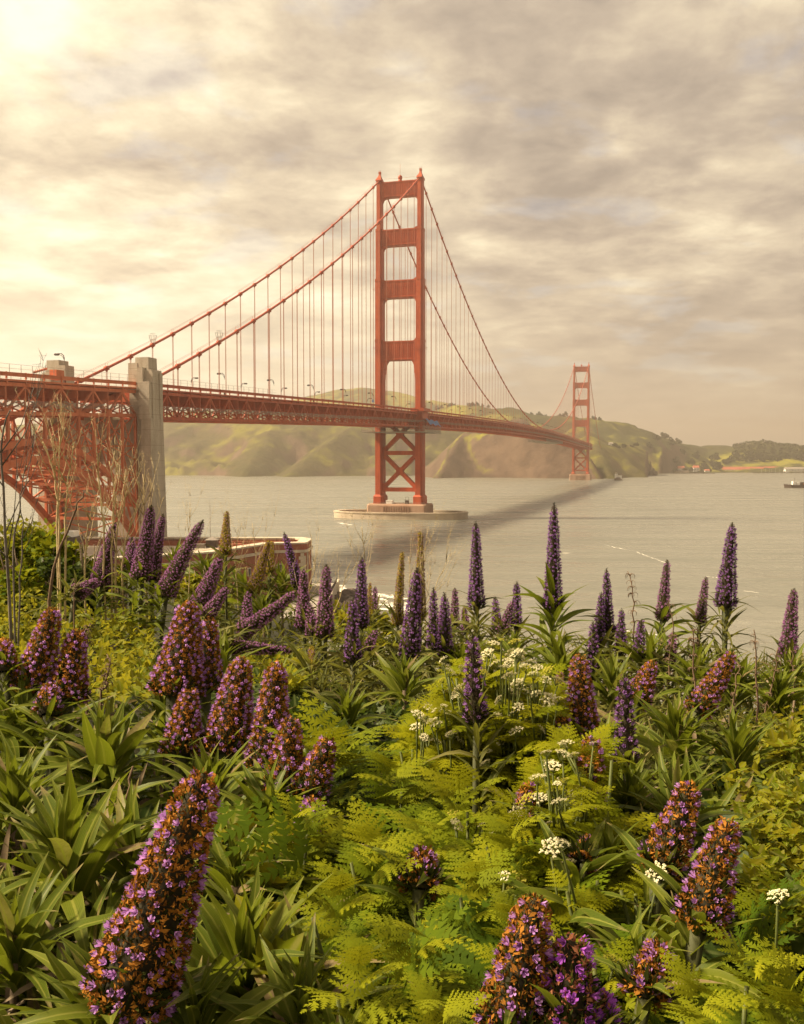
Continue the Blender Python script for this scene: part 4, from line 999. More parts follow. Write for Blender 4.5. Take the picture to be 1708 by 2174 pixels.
LEAF_BIG = leaf_mat('echium_leaf', [(.050, .075, .007), (.085, .112, .009), (.130, .142, .014)], (.22, .22, .04), .30, .45, .35, (.26, .30, .015), .10, True)
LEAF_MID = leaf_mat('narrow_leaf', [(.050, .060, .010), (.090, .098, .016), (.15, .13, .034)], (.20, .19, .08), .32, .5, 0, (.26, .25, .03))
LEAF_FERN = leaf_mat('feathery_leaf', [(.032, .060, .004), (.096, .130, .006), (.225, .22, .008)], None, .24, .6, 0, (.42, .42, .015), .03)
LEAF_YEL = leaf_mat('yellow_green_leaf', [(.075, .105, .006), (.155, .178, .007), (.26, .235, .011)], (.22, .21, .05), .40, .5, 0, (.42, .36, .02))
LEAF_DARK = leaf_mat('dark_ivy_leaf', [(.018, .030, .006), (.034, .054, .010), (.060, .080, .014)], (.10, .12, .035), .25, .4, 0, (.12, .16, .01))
STEM = rough_paint('green_stem', (.050, .068, .010), (.095, .105, .018), 20, .6)
STEM_DK = rough_paint('leafy_stem', (.035, .042, .010), (.070, .070, .02), 20, .7)
STEM_BR = rough_paint('brown_stem', (.10, .070, .040), (.17, .12, .075), 20, .8)
STRAW = rough_paint('straw_stalk', (.36, .27, .13), (.58, .46, .25), 30, .7)
DEADBR = rough_paint('dead_brown', (.10, .060, .035), (.20, .130, .080), 30, .85)
def floret_mat(name, lo, hi, throat):
    def fn(t):
        at = t.n('ShaderNodeAttribute', attribute_name='lf').outputs['Vector']; s3 = t.n('ShaderNodeSeparateXYZ', ins={0: at})
        c = t.ramp(s3.outputs[2], [(0, lo), (1, hi)]); c = t.mix(t.maprange(s3.outputs[0], .15, .55, .85, 0), c, throat)
        p = t.n('ShaderNodeBsdfPrincipled', ins={'Base Color': c, 'Roughness': .6, 'Specular IOR Level': .2}); tr = t.n('ShaderNodeBsdfTranslucent', ins={0: c})
        return t.n('ShaderNodeMixShader', ins={0: .48, 1: p.outputs[0], 2: tr.outputs[0]}).outputs[0]
    return mat(name, fn)
FL = {'O': floret_mat('floret_violet', (.42, .18, .54), (.68, .37, .80), (.20, .06, .24)),
      'M': floret_mat('floret_magenta', (.40, .10, .58), (.58, .18, .74), (.22, .04, .22)),
      'P': floret_mat('floret_purple', (.27, .12, .37), (.45, .23, .55), (.13, .03, .15)),
      'K': floret_mat('floret_pink', (.36, .15, .36), (.52, .25, .48), (.20, .07, .14)),
      'Y': floret_mat('floret_dull_pink', (.30, .17, .22), (.42, .26, .26), (.2, .1, .1))}
CALYX = {'O': leaf_mat('rust_calyx', [(.15, .062, .011), (.31, .125, .018), (.50, .22, .035)], None, .25, .7),
         'M': leaf_mat('rust_calyx_pale', [(.20, .075, .035), (.32, .12, .06), (.40, .19, .09)], None, .25, .7)}
CALYX['P'] = leaf_mat('mauve_calyx', [(.045, .030, .020), (.080, .045, .038), (.12, .065, .06)], None, .25, .7)
CALYX['K'] = leaf_mat('pink_calyx', [(.060, .048, .022), (.125, .085, .046), (.19, .12, .075)], None, .25, .7)
CALYX['Y'] = leaf_mat('backlit_gold_calyx', [(.10, .075, .015), (.28, .20, .03), (.52, .40, .07)], None, .45, .7, 0, (.8, .6, .05))  # gold tone paints in the sun shining through the backlit spikes
BRACT = {'O': leaf_mat('bract_green', [(.020, .026, .006), (.050, .060, .010), (.105, .098, .018)], None, .25, .7)}
BRACT['M'] = BRACT['O']
BRACT['P'] = leaf_mat('bract_dark', [(.018, .018, .008), (.036, .034, .012), (.060, .052, .020)], None, .25, .7)
BRACT['K'] = leaf_mat('bract_olive', [(.040, .036, .014), (.075, .062, .022), (.11, .09, .03)], None, .3, .7)
BRACT['Y'] = leaf_mat('bract_backlit_gold', [(.04, .034, .008), (.11, .088, .014), (.28, .22, .03)], None, .45, .7, 0, (.6, .5, .04))  # bracts coloured gold to stand for light from behind
CORE = rough_paint('spike_core', (.018, .016, .007), (.040, .032, .012), 30, .9)

def floret_shape():
    V, F, A = [], [], []
    for k in range(5):
        a = k * 2 * math.pi / 5
        V.append((.10 * math.cos(a), .05, .10 * math.sin(a))); A.append((0, 0, 0))
    for k in range(5):
        a = k * 2 * math.pi / 5 + math.pi / 5; n = len(V)
        for da, r, y in ((-.50, .34, .66), (-.24, .50, .90), (.24, .50, .90), (.50, .34, .66)):
            V.append((r * math.cos(a + da), y, r * math.sin(a + da))); A.append((1, .8, 0))
        F.append((k, n, n + 1, n + 2)); F.append((k, n + 2, n + 3, (k + 1) % 5))
    for k in range(3):
        a = k * 2.1 + .5; n = len(V); x, z = .16 * math.cos(a), .16 * math.sin(a)
        V += [(x * .4 - .02, .2, z * .4), (x * .4 + .02, .2, z * .4), (x * 1.5 + .015, 1.25, z * 1.5 + .1), (x * 1.5 - .015, 1.25, z * 1.5 + .1)]; A += [(1, .5, 0)] * 4; F.append((n, n + 1, n + 2, n + 3))
    return np.array(V), np.array(F), np.array(A)
FLORET = floret_shape()
def clump_shape(n=11, seed=3):
    rs = np.random.RandomState(seed); g = G(); bv = np.array([(0, 0, 0), (-.16, .35, .05), (0, .75, 0), (.16, .35, .05)])
    O = rs.randn(n, 3) * .28; O[:, 1] = abs(O[:, 1])
    g.inst(bv, np.array([(0, 1, 2, 3)]), rots(rs.randn(n) * .9, rs.randn(n) * .7, rs.rand(n) * 6, .6 + .5 * rs.rand(n)), O)
    return np.concatenate(g.V), np.concatenate(g.F), np.concatenate(g.A)
CLUMP = clump_shape()
BR1 = (np.array([(-.05, 0, 0), (.05, 0, 0), (.10, .45, .02), (0, 1, .12), (-.10, .45, .02)]), np.array([(0, 1, 2, 3, 4)]), np.array([(.5, 0, 0), (.5, 0, 0), (1, .5, 0), (.5, 1, 0), (0, .5, 0)]))

def spike(root, L, Rm, typ, bend, seed, px_m, axis_off):
    """flower spike grown along local +Z from the root's own axis; px_m = picture pixels per metre, sets how fine it is built"""
    rs = np.random.RandomState(seed)
    tip = {'O': .02, 'M': .02, 'P': .13, 'K': .10, 'Y': .06}[typ]
    def prof(v):
        v = np.asarray(v, float)
        if typ in 'OM': r = 1.04 * (1 - .70 * v) * np.sqrt(np.clip((1.005 - v) / .09, 0, 1))
        elif typ == 'Y': r = (1 - .80 * v) * np.clip(v / .12 + .45, 0, 1)
        else: r = np.where(v < 1 - tip, 1 - .66 * v / (1 - tip), .24 * (1.02 - v) / tip + .02)
        return Rm * r * np.clip(.62 + v / .14, 0, 1)
    def cen(v): v = np.asarray(v, float); return np.stack([bend * L * v * v, np.zeros_like(v) , L * v], -1)
    g = G(); vs = np.linspace(0, 1, 14); n = 9; th = np.arange(n) * 2 * math.pi / n
    V = cen(vs)[:, None, :] + (.64 * prof(vs))[:, None, None] * np.stack([np.cos(th), np.sin(th), 0 * th], -1)[None]
    i = np.arange(13)[:, None] * n; j = np.arange(n)[None]; k = (j + 1) % n
    g.add(V.reshape(-1, 3), np.stack([i + j, i + k, i + n + k, i + n + j], -1).reshape(-1, 4))
    sp = g.build('flower_spike', CORE, root, True)
    def scatter(n, v0, v1):
        u = np.linspace(0, 1, 400); vv = v0 + (v1 - v0) * u; wgt = np.cumsum(prof(vv) + .30 * Rm); wgt /= wgt[-1]
        q = (np.arange(n) + .5) / n; v = np.interp(q, wgt, vv); a = np.arange(n) * 2.39996 + rs.randn(n) * .16
        return v, a
    def place(v, a, sc, out, tilt, roll):
        dr = np.stack([np.cos(a), np.sin(a), 0 * a], -1); O = cen(v) + dr * (prof(v) * out)[:, None]
        return rots(a - math.pi / 2, tilt, roll, sc), O
    area = math.pi * Rm * L * 1.15
    fs = {'O': .0112, 'M': .0138, 'P': .0118, 'K': .0108, 'Y': .0105}[typ]; dens = {'O': .37, 'M': .66, 'P': .50, 'K': .55, 'Y': .40}[typ]
    fs = max(fs, 2.6 / px_m); nf = int(min(620, max(60, dens * area / (fs * fs) * 1.0)))
    v, a = scatter(nf, .02, 1 - tip * .6); keep = rs.rand(nf) > .10; v, a = v[keep], a[keep]; m = len(v)
    M_, O = place(v + rs.randn(m) * .006, a, fs * (.75 + .45 * rs.rand(m)), .92 + .10 * rs.rand(m), R(18) + rs.randn(m) * .25, rs.rand(m) * 6.28)
    g = G(); g.inst(*FLORET[:2], M_, O, FLORET[2], rs.rand(m)); g.build('florets', FL[typ], sp)
    g = G(); nc = int(nf * {'O': 2.3, 'M': 1.3, 'P': 1.5, 'K': 1.5, 'Y': 2.0}[typ]); cs = fs * {'O': 1.30, 'M': 1.0, 'P': .95, 'K': .95, 'Y': 1.2}[typ]
    v, a = scatter(nc, .01, 1 - tip * .3); a = a + .7
    M_, O = place(v, a, cs * (.7 + .5 * rs.rand(nc)), .84 + .12 * rs.rand(nc), .3 + rs.randn(nc) * .3, rs.rand(nc) * 6)
    g.inst(*CLUMP[:2], M_, O, CLUMP[2], rs.rand(nc)); g.build('calyces', CALYX[typ], sp)
    g = G(); nb = int(min(1700, max(220, 2.8 * nf + 200))); v, a = scatter(nb, 0, .995); a = rs.rand(nb) * 6.28
    bl = np.maximum(fs * (2.4 if typ in 'OM' else 1.9), .012) * (.6 + .6 * rs.rand(nb)) * (.45 + .55 * (1 - v)); bl = np.where(v < .12, bl * 1.5, bl)
    M_, O = place(v, a, bl, .70 + .15 * rs.rand(nb), R(32) + rs.randn(nb) * .35, rs.randn(nb) * .6)
    g.inst(*BR1[:2], M_, O, BR1[2], rs.rand(nb)); g.build('bracts', BRACT[typ], sp)
    return sp

def whorl(g, shapes, O, n, L, tilt0, tilt1, rise, rs, tp=.45):
    """leaves round a stem: lower ones flat and long, upper ones upright and shorter"""
    q = np.arange(n) / max(1, n - 1); az = np.arange(n) * 2.39996 + rs.randn(n) * .25
    tl = R(tilt0) + (R(tilt1) - R(tilt0)) * q + rs.randn(n) * .16; sc = L * (1.05 - tp * q) * (.8 + .4 * rs.rand(n))
    which = rs.randint(0, len(shapes), n)
    for k, (bv, bf, ba) in enumerate(shapes):
        s = which == k
        if not s.any(): continue
        off = np.asarray(O)[None] + np.outer(q[s], rise) if np.ndim(rise) else np.asarray(O)[None] + np.outer(q[s], (0, 0, rise))
        g.inst(bv, bf, rots(az[s], tl[s], rs.randn(s.sum()) * .35, sc[s]), off, ba, rs.rand(s.sum()))

_count = [0]
def echium(bx, by, tx, ty, wpx, D, typ, bend, label, stem=0.30, leaf=.13, nl=26, lean=0.03):
    _count[0] += 1; seed = 100 + _count[0]; rs = np.random.RandomState(seed); D = min(D, .90 * float(Dof(by)))
    B, T = P(bx, by, D), P(tx, ty, D * (1 + lean)); ax = T - B; L = float(np.linalg.norm(ax)); ax /= L; Rm = .5 * wpx * D / FOC
    gz = float(ground(B[0], B[1])); foot = np.array([B[0] - ax[0] * .12, B[1], gz - .03])
    root = tag(empty('echium_plant', foot), label, 'flowering plant', 'purple flower-spike plants on the bank')
    off = Vector(B - foot)
    x = np.array([1.0, 0, 0]) - ax * ax[0]; x /= np.linalg.norm(x); y = np.cross(ax, x)
    sp = spike(root, L, Rm, typ, bend, seed, FOC / D, ax)
    sp.matrix_basis = Matrix.Translation(off) @ Matrix((x, y, ax)).transposed().to_4x4()
    top = np.array(off); g = G(); mid_ = top * .6 + np.array([rs.uniform(-.02, .02), 0, 0]) - ax * .05
    g.tube([(0, 0, 0), tuple(top * .3 + np.array([rs.uniform(-.02, .02), 0, 0])), tuple(mid_), tuple(top + ax * L * .04)], [.013, .011, .009, max(.006, Rm * .35)], 6)
    g.build('stem', STEM_DK, root, True)
    if 3.5 < D < 7.5: nl = max(nl, 24); leaf = max(leaf, .15)
    g = G(); shp = BROAD if leaf > .15 else NARROW
    down = -ax * min(stem, float(top[2]) * .9)
    whorl(g, shp, top + down, int(nl * 1.3), leaf * (1.45 if nl >= 20 and leaf < .2 and D > 3.5 else 1.15), 0, 42, -down * 1.05, rs, .25 if nl >= 20 else .45); g.build('leaves', LEAF_BIG if leaf > .15 else LEAF_MID, root, True)
    return root

SPK = [
 # near ones
 (262, 2135, 452, 1650, 205, 1.40, 'O', -.04, 'biggest flower spike, leaning right, lower left, rust orange with violet flowers', .12, .20, 14),
 (1078, 2200, 1132, 1905, 150, 1.45, 'O', .02, 'rust orange spike with violet flowers at the bottom edge, left of the magenta one', .2, .18, 14),
 (1205, 2215, 1212, 1988, 150, 1.30, 'M', 0, 'bright magenta flower spike at the bottom edge, the brightest of all', .2, .18, 12),
 (1092, 2230, 1094, 2118, 85, 1.28, 'M', 0, 'short magenta spike at the bottom edge before the rust orange one', .1, .14, 8),
 (1275, 2225, 1268, 2105, 75, 1.34, 'M', 0, 'short violet spike at the bottom edge right of the bright magenta one', .1, .14, 8),
 (1368, 2120, 1400, 2005, 95, 1.62, 'O', .02, 'dull violet spike low at the right, just above the bottom ferns', .2, .18, 14),
 (1480, 1975, 1550, 1745, 112, 1.95, 'O', -.02, 'lower one of two right-leaning violet spikes by the dark ivy', .25, .2, 16),
 (1400, 1855, 1472, 1668, 100, 2.15, 'O', -.03, 'upper one of two right-leaning violet spikes by the dark ivy', .25, .2, 16),
 (1238, 1835, 1250, 1785, 46, 2.2, 'O', 0, 'small stubby violet spike behind white umbels, right of the fern', .2, .18, 12),
 # middle ground, left
 (372, 1480, 408, 1282, 118, 2.95, 'O', -.03, 'stout rust and violet spike left of centre, taller of a close pair', .3, .18, 18),
 (436, 1470, 442, 1316, 76, 3.05, 'O', .02, 'right-hand spike of the close pair left of centre', .3, .18, 16),
 (385, 1605, 402, 1465, 88, 2.65, 'O', 0, 'stubby violet spike standing below the close pair', .25, .18, 16),
 (478, 1600, 518, 1400, 112, 2.70, 'O', -.02, 'tall rust and violet spike, leftmost of a trio left of centre', .3, .18, 18),
 (566, 1635, 592, 1410, 98, 2.85, 'O', -.02, 'tall dark violet spike, middle one of the trio left of centre', .3, .18, 18),
 (604, 1690, 618, 1525, 92, 2.60, 'O', 0, 'lower right spike of the trio left of centre, partly behind leaves', .3, .18, 16),
 (62, 1475, 122, 1295, 90, 2.95, 'O', -.05, 'right-leaning rust and violet spike near the left edge', .3, .18, 18),
 (140, 1490, 165, 1340, 88, 2.95, 'O', 0, 'stubby violet spike right of the leaning one near the left edge', .3, .18, 18),
 (8, 1430, 10, 1360, 60, 2.9, 'O', 0, 'violet spike cut by the left edge of the picture', .3, .18, 14),
 (100, 1520, 108, 1455, 60, 2.7, 'O', 0, 'small violet spike low in front of the two near the left edge', .2, .18, 12),
 (650, 1700, 700, 1570, 82, 2.30, 'O', -.02, 'rust topped violet spike half hidden by the tall fern', .2, .16, 12),
 (650, 1790, 668, 1700, 74, 2.05, 'O', 0, 'dark violet spike in the shade beneath the tall fern', .2, .16, 12),
 (890, 1890, 900, 1805, 90, 1.95, 'O', 0, 'violet spike sunk among the ferns at bottom centre', .2, .16, 10),
 (1120, 1750, 1122, 1668, 56, 2.3, 'O', 0, 'violet spike hidden behind white umbels right of the fern', .2, .16, 10),
 # middle ground, right
 (1238, 1595, 1228, 1392, 82, 2.95, 'O', .01, 'sunlit rust orange spike right of the white umbels, thickest on the right', .3, .18, 18),
 (1172, 1630, 1196, 1520, 66, 2.80, 'O', 0, 'darker short spike left of and below the sunlit rust orange one', .25, .18, 14),
 (1246, 1750, 1258, 1565, 78, 2.55, 'O', 0, 'violet spike below the sunlit rust orange one, behind umbels', .25, .18, 14),
 (1330, 1635, 1326, 1428, 46, 2.90, 'P', 0, 'slender lilac spike standing right of the sunlit rust orange one', .3, .16, 20),
 (1350, 1495, 1384, 1405, 58, 3.4, 'O', .03, 'bent dark spike right of and behind the slender lilac one', .3, .18, 16),
 (1478, 1515, 1558, 1392, 60, 3.3, 'O', -.03, 'dark violet spike leaning strongly right near the dry stalks', .3, .18, 18),
 # left bank
 (212, 1248, 240, 1108, 46, 6.6, 'K', .04, 'purple spike leaning right before the foot of the arch', .35, .16, 18),
 (298, 1232, 327, 1072, 46, 6.4, 'K', -.03, 'tallest purple spike before the pylon foot', .35, .16, 18),
 (322, 1234, 344, 1090, 34, 6.6, 'K', .02, 'thinner purple spike right beside the tallest one at the pylon foot', .35, .16, 16),
 (276, 1210, 281, 1140, 30, 6.8, 'K', 0, 'short purple spike left of the tallest one at the pylon foot', .3, .16, 14),
 (348, 1268, 424, 1100, 46, 6.3, 'K', .05, 'long purple spike leaning far right, above the bank before the fort', .35, .16, 18),
 (478, 1180, 482, 1086, 27, 6.8, 'Y', 0, 'golden backlit spike standing alone before the fort roof', .3, .15, 16),
 (418, 1295, 472, 1182, 46, 5.9, 'K', -.02, 'purple leaning spike below the golden backlit one', .35, .15, 16),
 (432, 1316, 486, 1248, 36, 5.6, 'K', -.03, 'pink spike lying to the right behind the stout close pair', .3, .14, 14),
 (158, 1262, 212, 1232, 40, 6.0, 'K', 0, 'pink spike lying low to the right by the left bush', .2, .14, 10),
 (536, 1262, 568, 1148, 34, 6.6, 'Y', .03, 'golden leaning spike before the fort wall', .3, .15, 16),
 (572, 1220, 578, 1150, 24, 6.8, 'Y', 0, 'short dark gold spike right beside the leaning golden one', .3, .15, 14),
 (634, 1246, 607, 1128, 24, 6.7, 'P', -.03, 'thin dark spike leaning left before the fort corner', .3, .15, 14),
 (500, 1350, 640, 1266, 40, 5.2, 'K', -.10, 'long pink spike lying almost flat, pointing right below the fort', .3, .14, 12),
 (645, 1335, 645, 1208, 34, 5.4, 'K', 0, 'upright purple spike rising from the end of the lying one', .35, .14, 18),
 (488, 1372, 622, 1384, 30, 4.9, 'K', .03, 'pink spike lying quite level, lowest on the left bank', .2, .14, 10),
 (524, 1334, 527, 1254, 26, 5.6, 'K', 0, 'small pink spike between the two lying ones', .3, .14, 14),
 (664, 1350, 658, 1284, 26, 5.8, 'K', 0, 'dark small spike right behind the upright purple one', .3, .14, 12),
 (690, 1355, 692, 1198, 40, 5.2, 'K', .01, 'tall purple spike right of the fort corner, fuzzy and dark', .4, .14, 22),
 (766, 1335, 769, 1182, 33, 5.4, 'P', 0, 'tall purple spike with a knobbly top, before the foamy shore', .4, .14, 22),
 (748, 1408, 750, 1270, 34, 4.4, 'P', 0, 'lilac spike on a bare leafy stem in front of the knobbly-topped one', .55, .13, 40),
 (785, 1312, 786, 1238, 13, 6.6, 'Y', 0, 'very thin pale spike, left one of a tiny pair by the surf', .3, .12, 12),
 (796, 1308, 797, 1246, 15, 6.6, 'K', 0, 'very thin pink spike, right one of a tiny pair by the surf', .3, .12, 12),
 (778, 1388, 797, 1338, 24, 4.9, 'K', .02, 'short bright pink spike leaning right, low in the centre', .3, .12, 14),
 (844, 1330, 853, 1172, 24, 5.9, 'Y', .01, 'golden slender spike left of the tall centre pair', .4, .13, 18),
 (868, 1400, 888, 1205, 44, 4.6, 'P', -.01, 'tall dark purple spike in the centre, leaning slightly right', .5, .14, 34),
 (892, 1320, 893, 1128, 26, 5.6, 'Y', 0, 'tall golden brown spike right behind the dark purple centre one', .4, .13, 18),
 (921, 1385, 921, 1246, 25, 4.8, 'P', 0, 'slender purple spike, left one of a pair right of centre', .4, .13, 24),
 (946, 1395, 943, 1258, 32, 4.7, 'P', .01, 'purple spike, right one of the pair right of centre', .4, .13, 24),
 (965, 1335, 967, 1248, 20, 5.8, 'K', 0, 'pink sunlit spike between the pair and the tall leafy-stemmed one', .3, .13, 16),
 (935, 1345, 938, 1298, 18, 6.0, 'K', 0, 'faint pink small spike behind the pair right of centre', .3, .12, 12),
 (990, 1345, 986, 1290, 18, 6.2, 'K', 0, 'faint lilac small spike behind the tall leafy-stemmed one', .3, .12, 12),
 (1012, 1295, 1011, 1106, 33, 5.0, 'P', 0, 'tall purple spike on a leafy stem, left of the tallest', .55, .15, 46),
 (1012, 1535, 1001, 1345, 42, 2.28, 'P', .01, 'lilac spike standing in the middle of the white umbels', .35, .13, 30),
 (1096, 1335, 1098, 1234, 25, 5.4, 'P', 0, 'short purple spike with a dark tip left of the tallest one', .4, .13, 22),
 (1064, 1345, 1088, 1276, 22, 5.7, 'K', .02, 'pink spike leaning right beside the short dark-tipped one', .3, .12, 14),
 (1056, 1340, 1052, 1268, 20, 6.0, 'P', 0, 'faint purple spike behind the leafy stem left of the tallest', .3, .12, 14),
 (1174, 1298, 1177, 1066, 38, 4.7, 'P', 0, 'tallest purple spike with a dark pointed tip, standing over open water', .55, .19, 44),
 (1259, 1425, 1260, 1318, 22, 4.6, 'P', 0, 'small purple spike, lowest of four right of the tallest one', .3, .13, 20),
 (1272, 1375, 1276, 1256, 23, 4.9, 'P', .01, 'slender purple spike, second of four right of the tallest one', .35, .13, 24),
 (1292, 1345, 1288, 1206, 25, 4.8, 'P', 0, 'highest of the four purple spikes right of the tallest one', .45, .13, 34),
 (1318, 1390, 1321, 1292, 22, 5.0, 'P', 0, 'last and rightmost of four purple spikes right of the tallest one', .35, .13, 20),
 (1356, 1400, 1361, 1314, 24, 5.2, 'P', .02, 'purple spike half hidden behind the dry brown stalk', .3, .13, 18),
 (1406, 1318, 1416, 1188, 27, 5.0, 'K', .01, 'pink spike with a yellow tip over a broad green rosette', .35, .18, 26),
 (1424, 1405, 1430, 1342, 20, 5.4, 'K', 0, 'faint mauve spike behind the dry stalk and the broad rosette', .3, .13, 12),
 (1486, 1325, 1499, 1224, 22, 5.1, 'K', .01, 'thin pink spike with a yellow tip left of the big right-hand one', .4, .13, 30),
 (1540, 1292, 1554, 1108, 44, 4.9, 'P', .01, 'big dark purple spike with a small gold tip over water at the right', .5, .14, 44),
 (1672, 1400, 1685, 1248, 37, 4.7, 'K', .01, 'pink spike with a gold tip nearest the right edge', .45, .14, 36),
 (1188, 1510, 1190, 1425, 22, 3.4, 'Y', 0, 'unopened green spike between the umbels and the sunlit rust orange one', .3, .12, 22),
 (660, 1420, 662, 1375, 16, 4.6, 'Y', 0, 'tiny unopened spike below the upright purple one', .25, .12, 14),
]
for q in SPK: echium(*q[:9], stem=q[9], leaf=q[10], nl=q[11])

def rosette(px, py, Lpx, label, n=30, D=None, t0=22, t1=84, mat_=None, shapes=None):
    _count[0] += 1; rs = np.random.RandomState(500 + _count[0]); D = D or .95 * float(Dof(py)); C = P(px, py, D); L = 1.36 * Lpx * D / FOC; n = int(n * 1.25)
    gz = float(ground(C[0], C[1])); root = tag(empty('echium_rosette', (C[0], C[1], gz - .03)), label, 'leafy plant', 'sword-leaf rosettes without flowers')
    h = max(.12, C[2] - gz); g = G(); g.tube([(0, 0, 0), (.02 * rs.randn(), 0, h * .6), (0, 0, h + .03)], [.014, .012, .010], 6); g.build('stem', STEM_BR, root, True)
    g = G(); whorl(g, shapes or BROAD, (0, 0, h - .16 * L), n, L, t0, t1, .30 * L, rs); g.build('leaves', mat_ or LEAF_BIG, root, True); return root
for q in [(52, 1590, 170, 'large upright green rosette at the left edge under the violet spikes', 30), (225, 1640, 185, 'large upright rosette left of centre, right of the one at the edge', 34),
          (30, 1740, 190, 'big pale green rosette spreading from the left edge above the biggest spike', 30), (150, 1890, 260, 'huge upright rosette directly left of the biggest spike', 30),
          (285, 1850, 200, 'rosette of broad green blades right behind the biggest spike', 24), (30, 2040, 230, 'dark rosette low at the left edge beside the biggest spike', 28),
          (210, 2165, 200, 'rosette at the very bottom under the biggest spike', 26), (520, 2080, 250, 'large green rosette right of the biggest spike', 32),
          (640, 2170, 210, 'rosette of broad blades at the bottom edge right of the biggest spike', 28), (420, 2190, 200, 'green rosette at the bottom edge between the two large ones', 26),
          (575, 1745, 150, 'rosette below the trio of violet spikes', 28), (445, 1700, 150, 'rosette behind the top of the biggest spike', 28), (720, 2230, 160, 'rosette at the bottom edge left of the ferns', 20),
          (500, 1880, 150, 'rosette hidden between the biggest spike and the ferns', 22), (350, 1560, 130, 'rosette below the stout close pair, left of the stubby spike', 24),
          (1290, 1845, 130, 'dark rosette right of the white umbels below the violet spike', 26), (1440, 1745, 150, 'tall rosette behind the two right-leaning violet spikes', 34),
          (1340, 1700, 120, 'rosette left of the tall rosette at the right', 26), (1345, 2040, 140, 'dark green rosette behind the dull violet spike at the bottom right', 18),
          (1190, 1440, 110, 'broad dark rosette under the tallest spike', 26), (1385, 1420, 95, 'broad green rosette under the pink yellow-tipped spike', 28), (1480, 1450, 100, 'broad rosette between the pink spikes at the right', 28),
          (1560, 1470, 110, 'rosette under the big dark purple spike at the right', 28), (1650, 1490, 95, 'rosette at the right edge among the dry stalks', 26), (1300, 1470, 90, 'rosette under the four purple spikes', 26),
          (1440, 1590, 130, 'dark rosette right of the slender lilac spike', 28), (1560, 1610, 120, 'dark rosette below the strongly leaning spike', 26), (740, 1530, 95, 'rosette on a bare curved stem in the middle', 30),
          (860, 1460, 90, 'rosette between the centre spikes and the white umbels', 26), (600, 1470, 85, 'rosette right behind the trio of violet spikes', 24), (980, 1415, 80, 'rosette beneath the tall leafy-stemmed spike', 24),
          (440, 1235, 70, 'bright green rosette on the crest before the fort', 30), (520, 1265, 70, 'green rosette on the crest left of the golden leaning spike', 30), (600, 1262, 75, 'bright narrow rosette on the crest before the fort corner', 32),
          (560, 1310, 65, 'dark green rosette under the golden leaning spike', 28), (370, 1205, 60, 'small bright rosette at the pylon foot', 24), (470, 1420, 90, 'rosette right of the stout close pair', 22), (1090, 1400, 80, 'rosette behind the topmost umbels', 24), (1680, 1440, 80, 'rosette under the pink spike at the right edge', 24)]:
    rosette(*q)

# ---- feathery hemlock: plants with white umbels
LEAF_SUNLIT = leaf_mat('sunlit_feathery_leaf', [(.085, .115, .005), (.165, .185, .006), (.27, .26, .010)], None, .42, .6, 0, (.50, .48, .015), .03)  # brighter copy of the feathery leaf, the clump's sunlit glow put into its colour
UMB = leaf_mat('umbel_white', [(.58, .52, .28), (.70, .65, .42), (.78, .74, .54)], None, .25, .8)
def umbel_mesh(seed):
    rs = np.random.RandomState(seed); g = G(); n = 15; k = np.arange(n); r = np.sqrt((k + .5) / n) * .5; a = k * 2.4
    bv = np.array([(.5 * math.cos(i * 1.047), .5 * math.sin(i * 1.047), 0) for i in range(6)] + [(0, 0, .12)]); bf = np.array([(i, (i + 1) % 6, 6) for i in range(6)])
    for x, y in zip(r * np.cos(a), r * np.sin(a)):
        m = 15; q = rs.randn(m, 2) * .045; O = np.stack([x + q[:, 0], y + q[:, 1], .20 - .75 * (x * x + y * y) + rs.randn(m) * .03], -1)
        M_ = np.repeat(np.eye(3)[None], m, 0) * (.060 + .035 * rs.rand(m))[:, None, None]
        g.inst(bv, bf, M_, O, None, rs.rand(m))
    return g.mesh('umbel')
um = [umbel_mesh(k) for k in range(5)]
umy = [m_.copy() for m_ in um]
UMBY = leaf_mat('umbel_yellow', [(.30, .28, .03), (.40, .36, .05), (.48, .42, .08)], None, .3, .8)
for m_ in um: m_.materials.append(UMB)
for m_ in umy: m_.materials.append(UMBY)
def ray_mesh():
    g = G(); n = 15; k = np.arange(n); r = np.sqrt((k + .5) / n) * .5; a = k * 2.4
    for x, y in zip(r * np.cos(a), r * np.sin(a)): g.bar((0, 0, -.45), (x, y, .17 - .75 * (x * x + y * y)), .018)
    return g.mesh('umbel_rays')
rm = ray_mesh(); rm.materials.append(STEM)
def zc_(l, sx, sy, ox, oy): return [((ox + a / sx) * .53077, (oy + b / sy) * .53077, w_ / sx * .53077) for a, b, w_ in l]
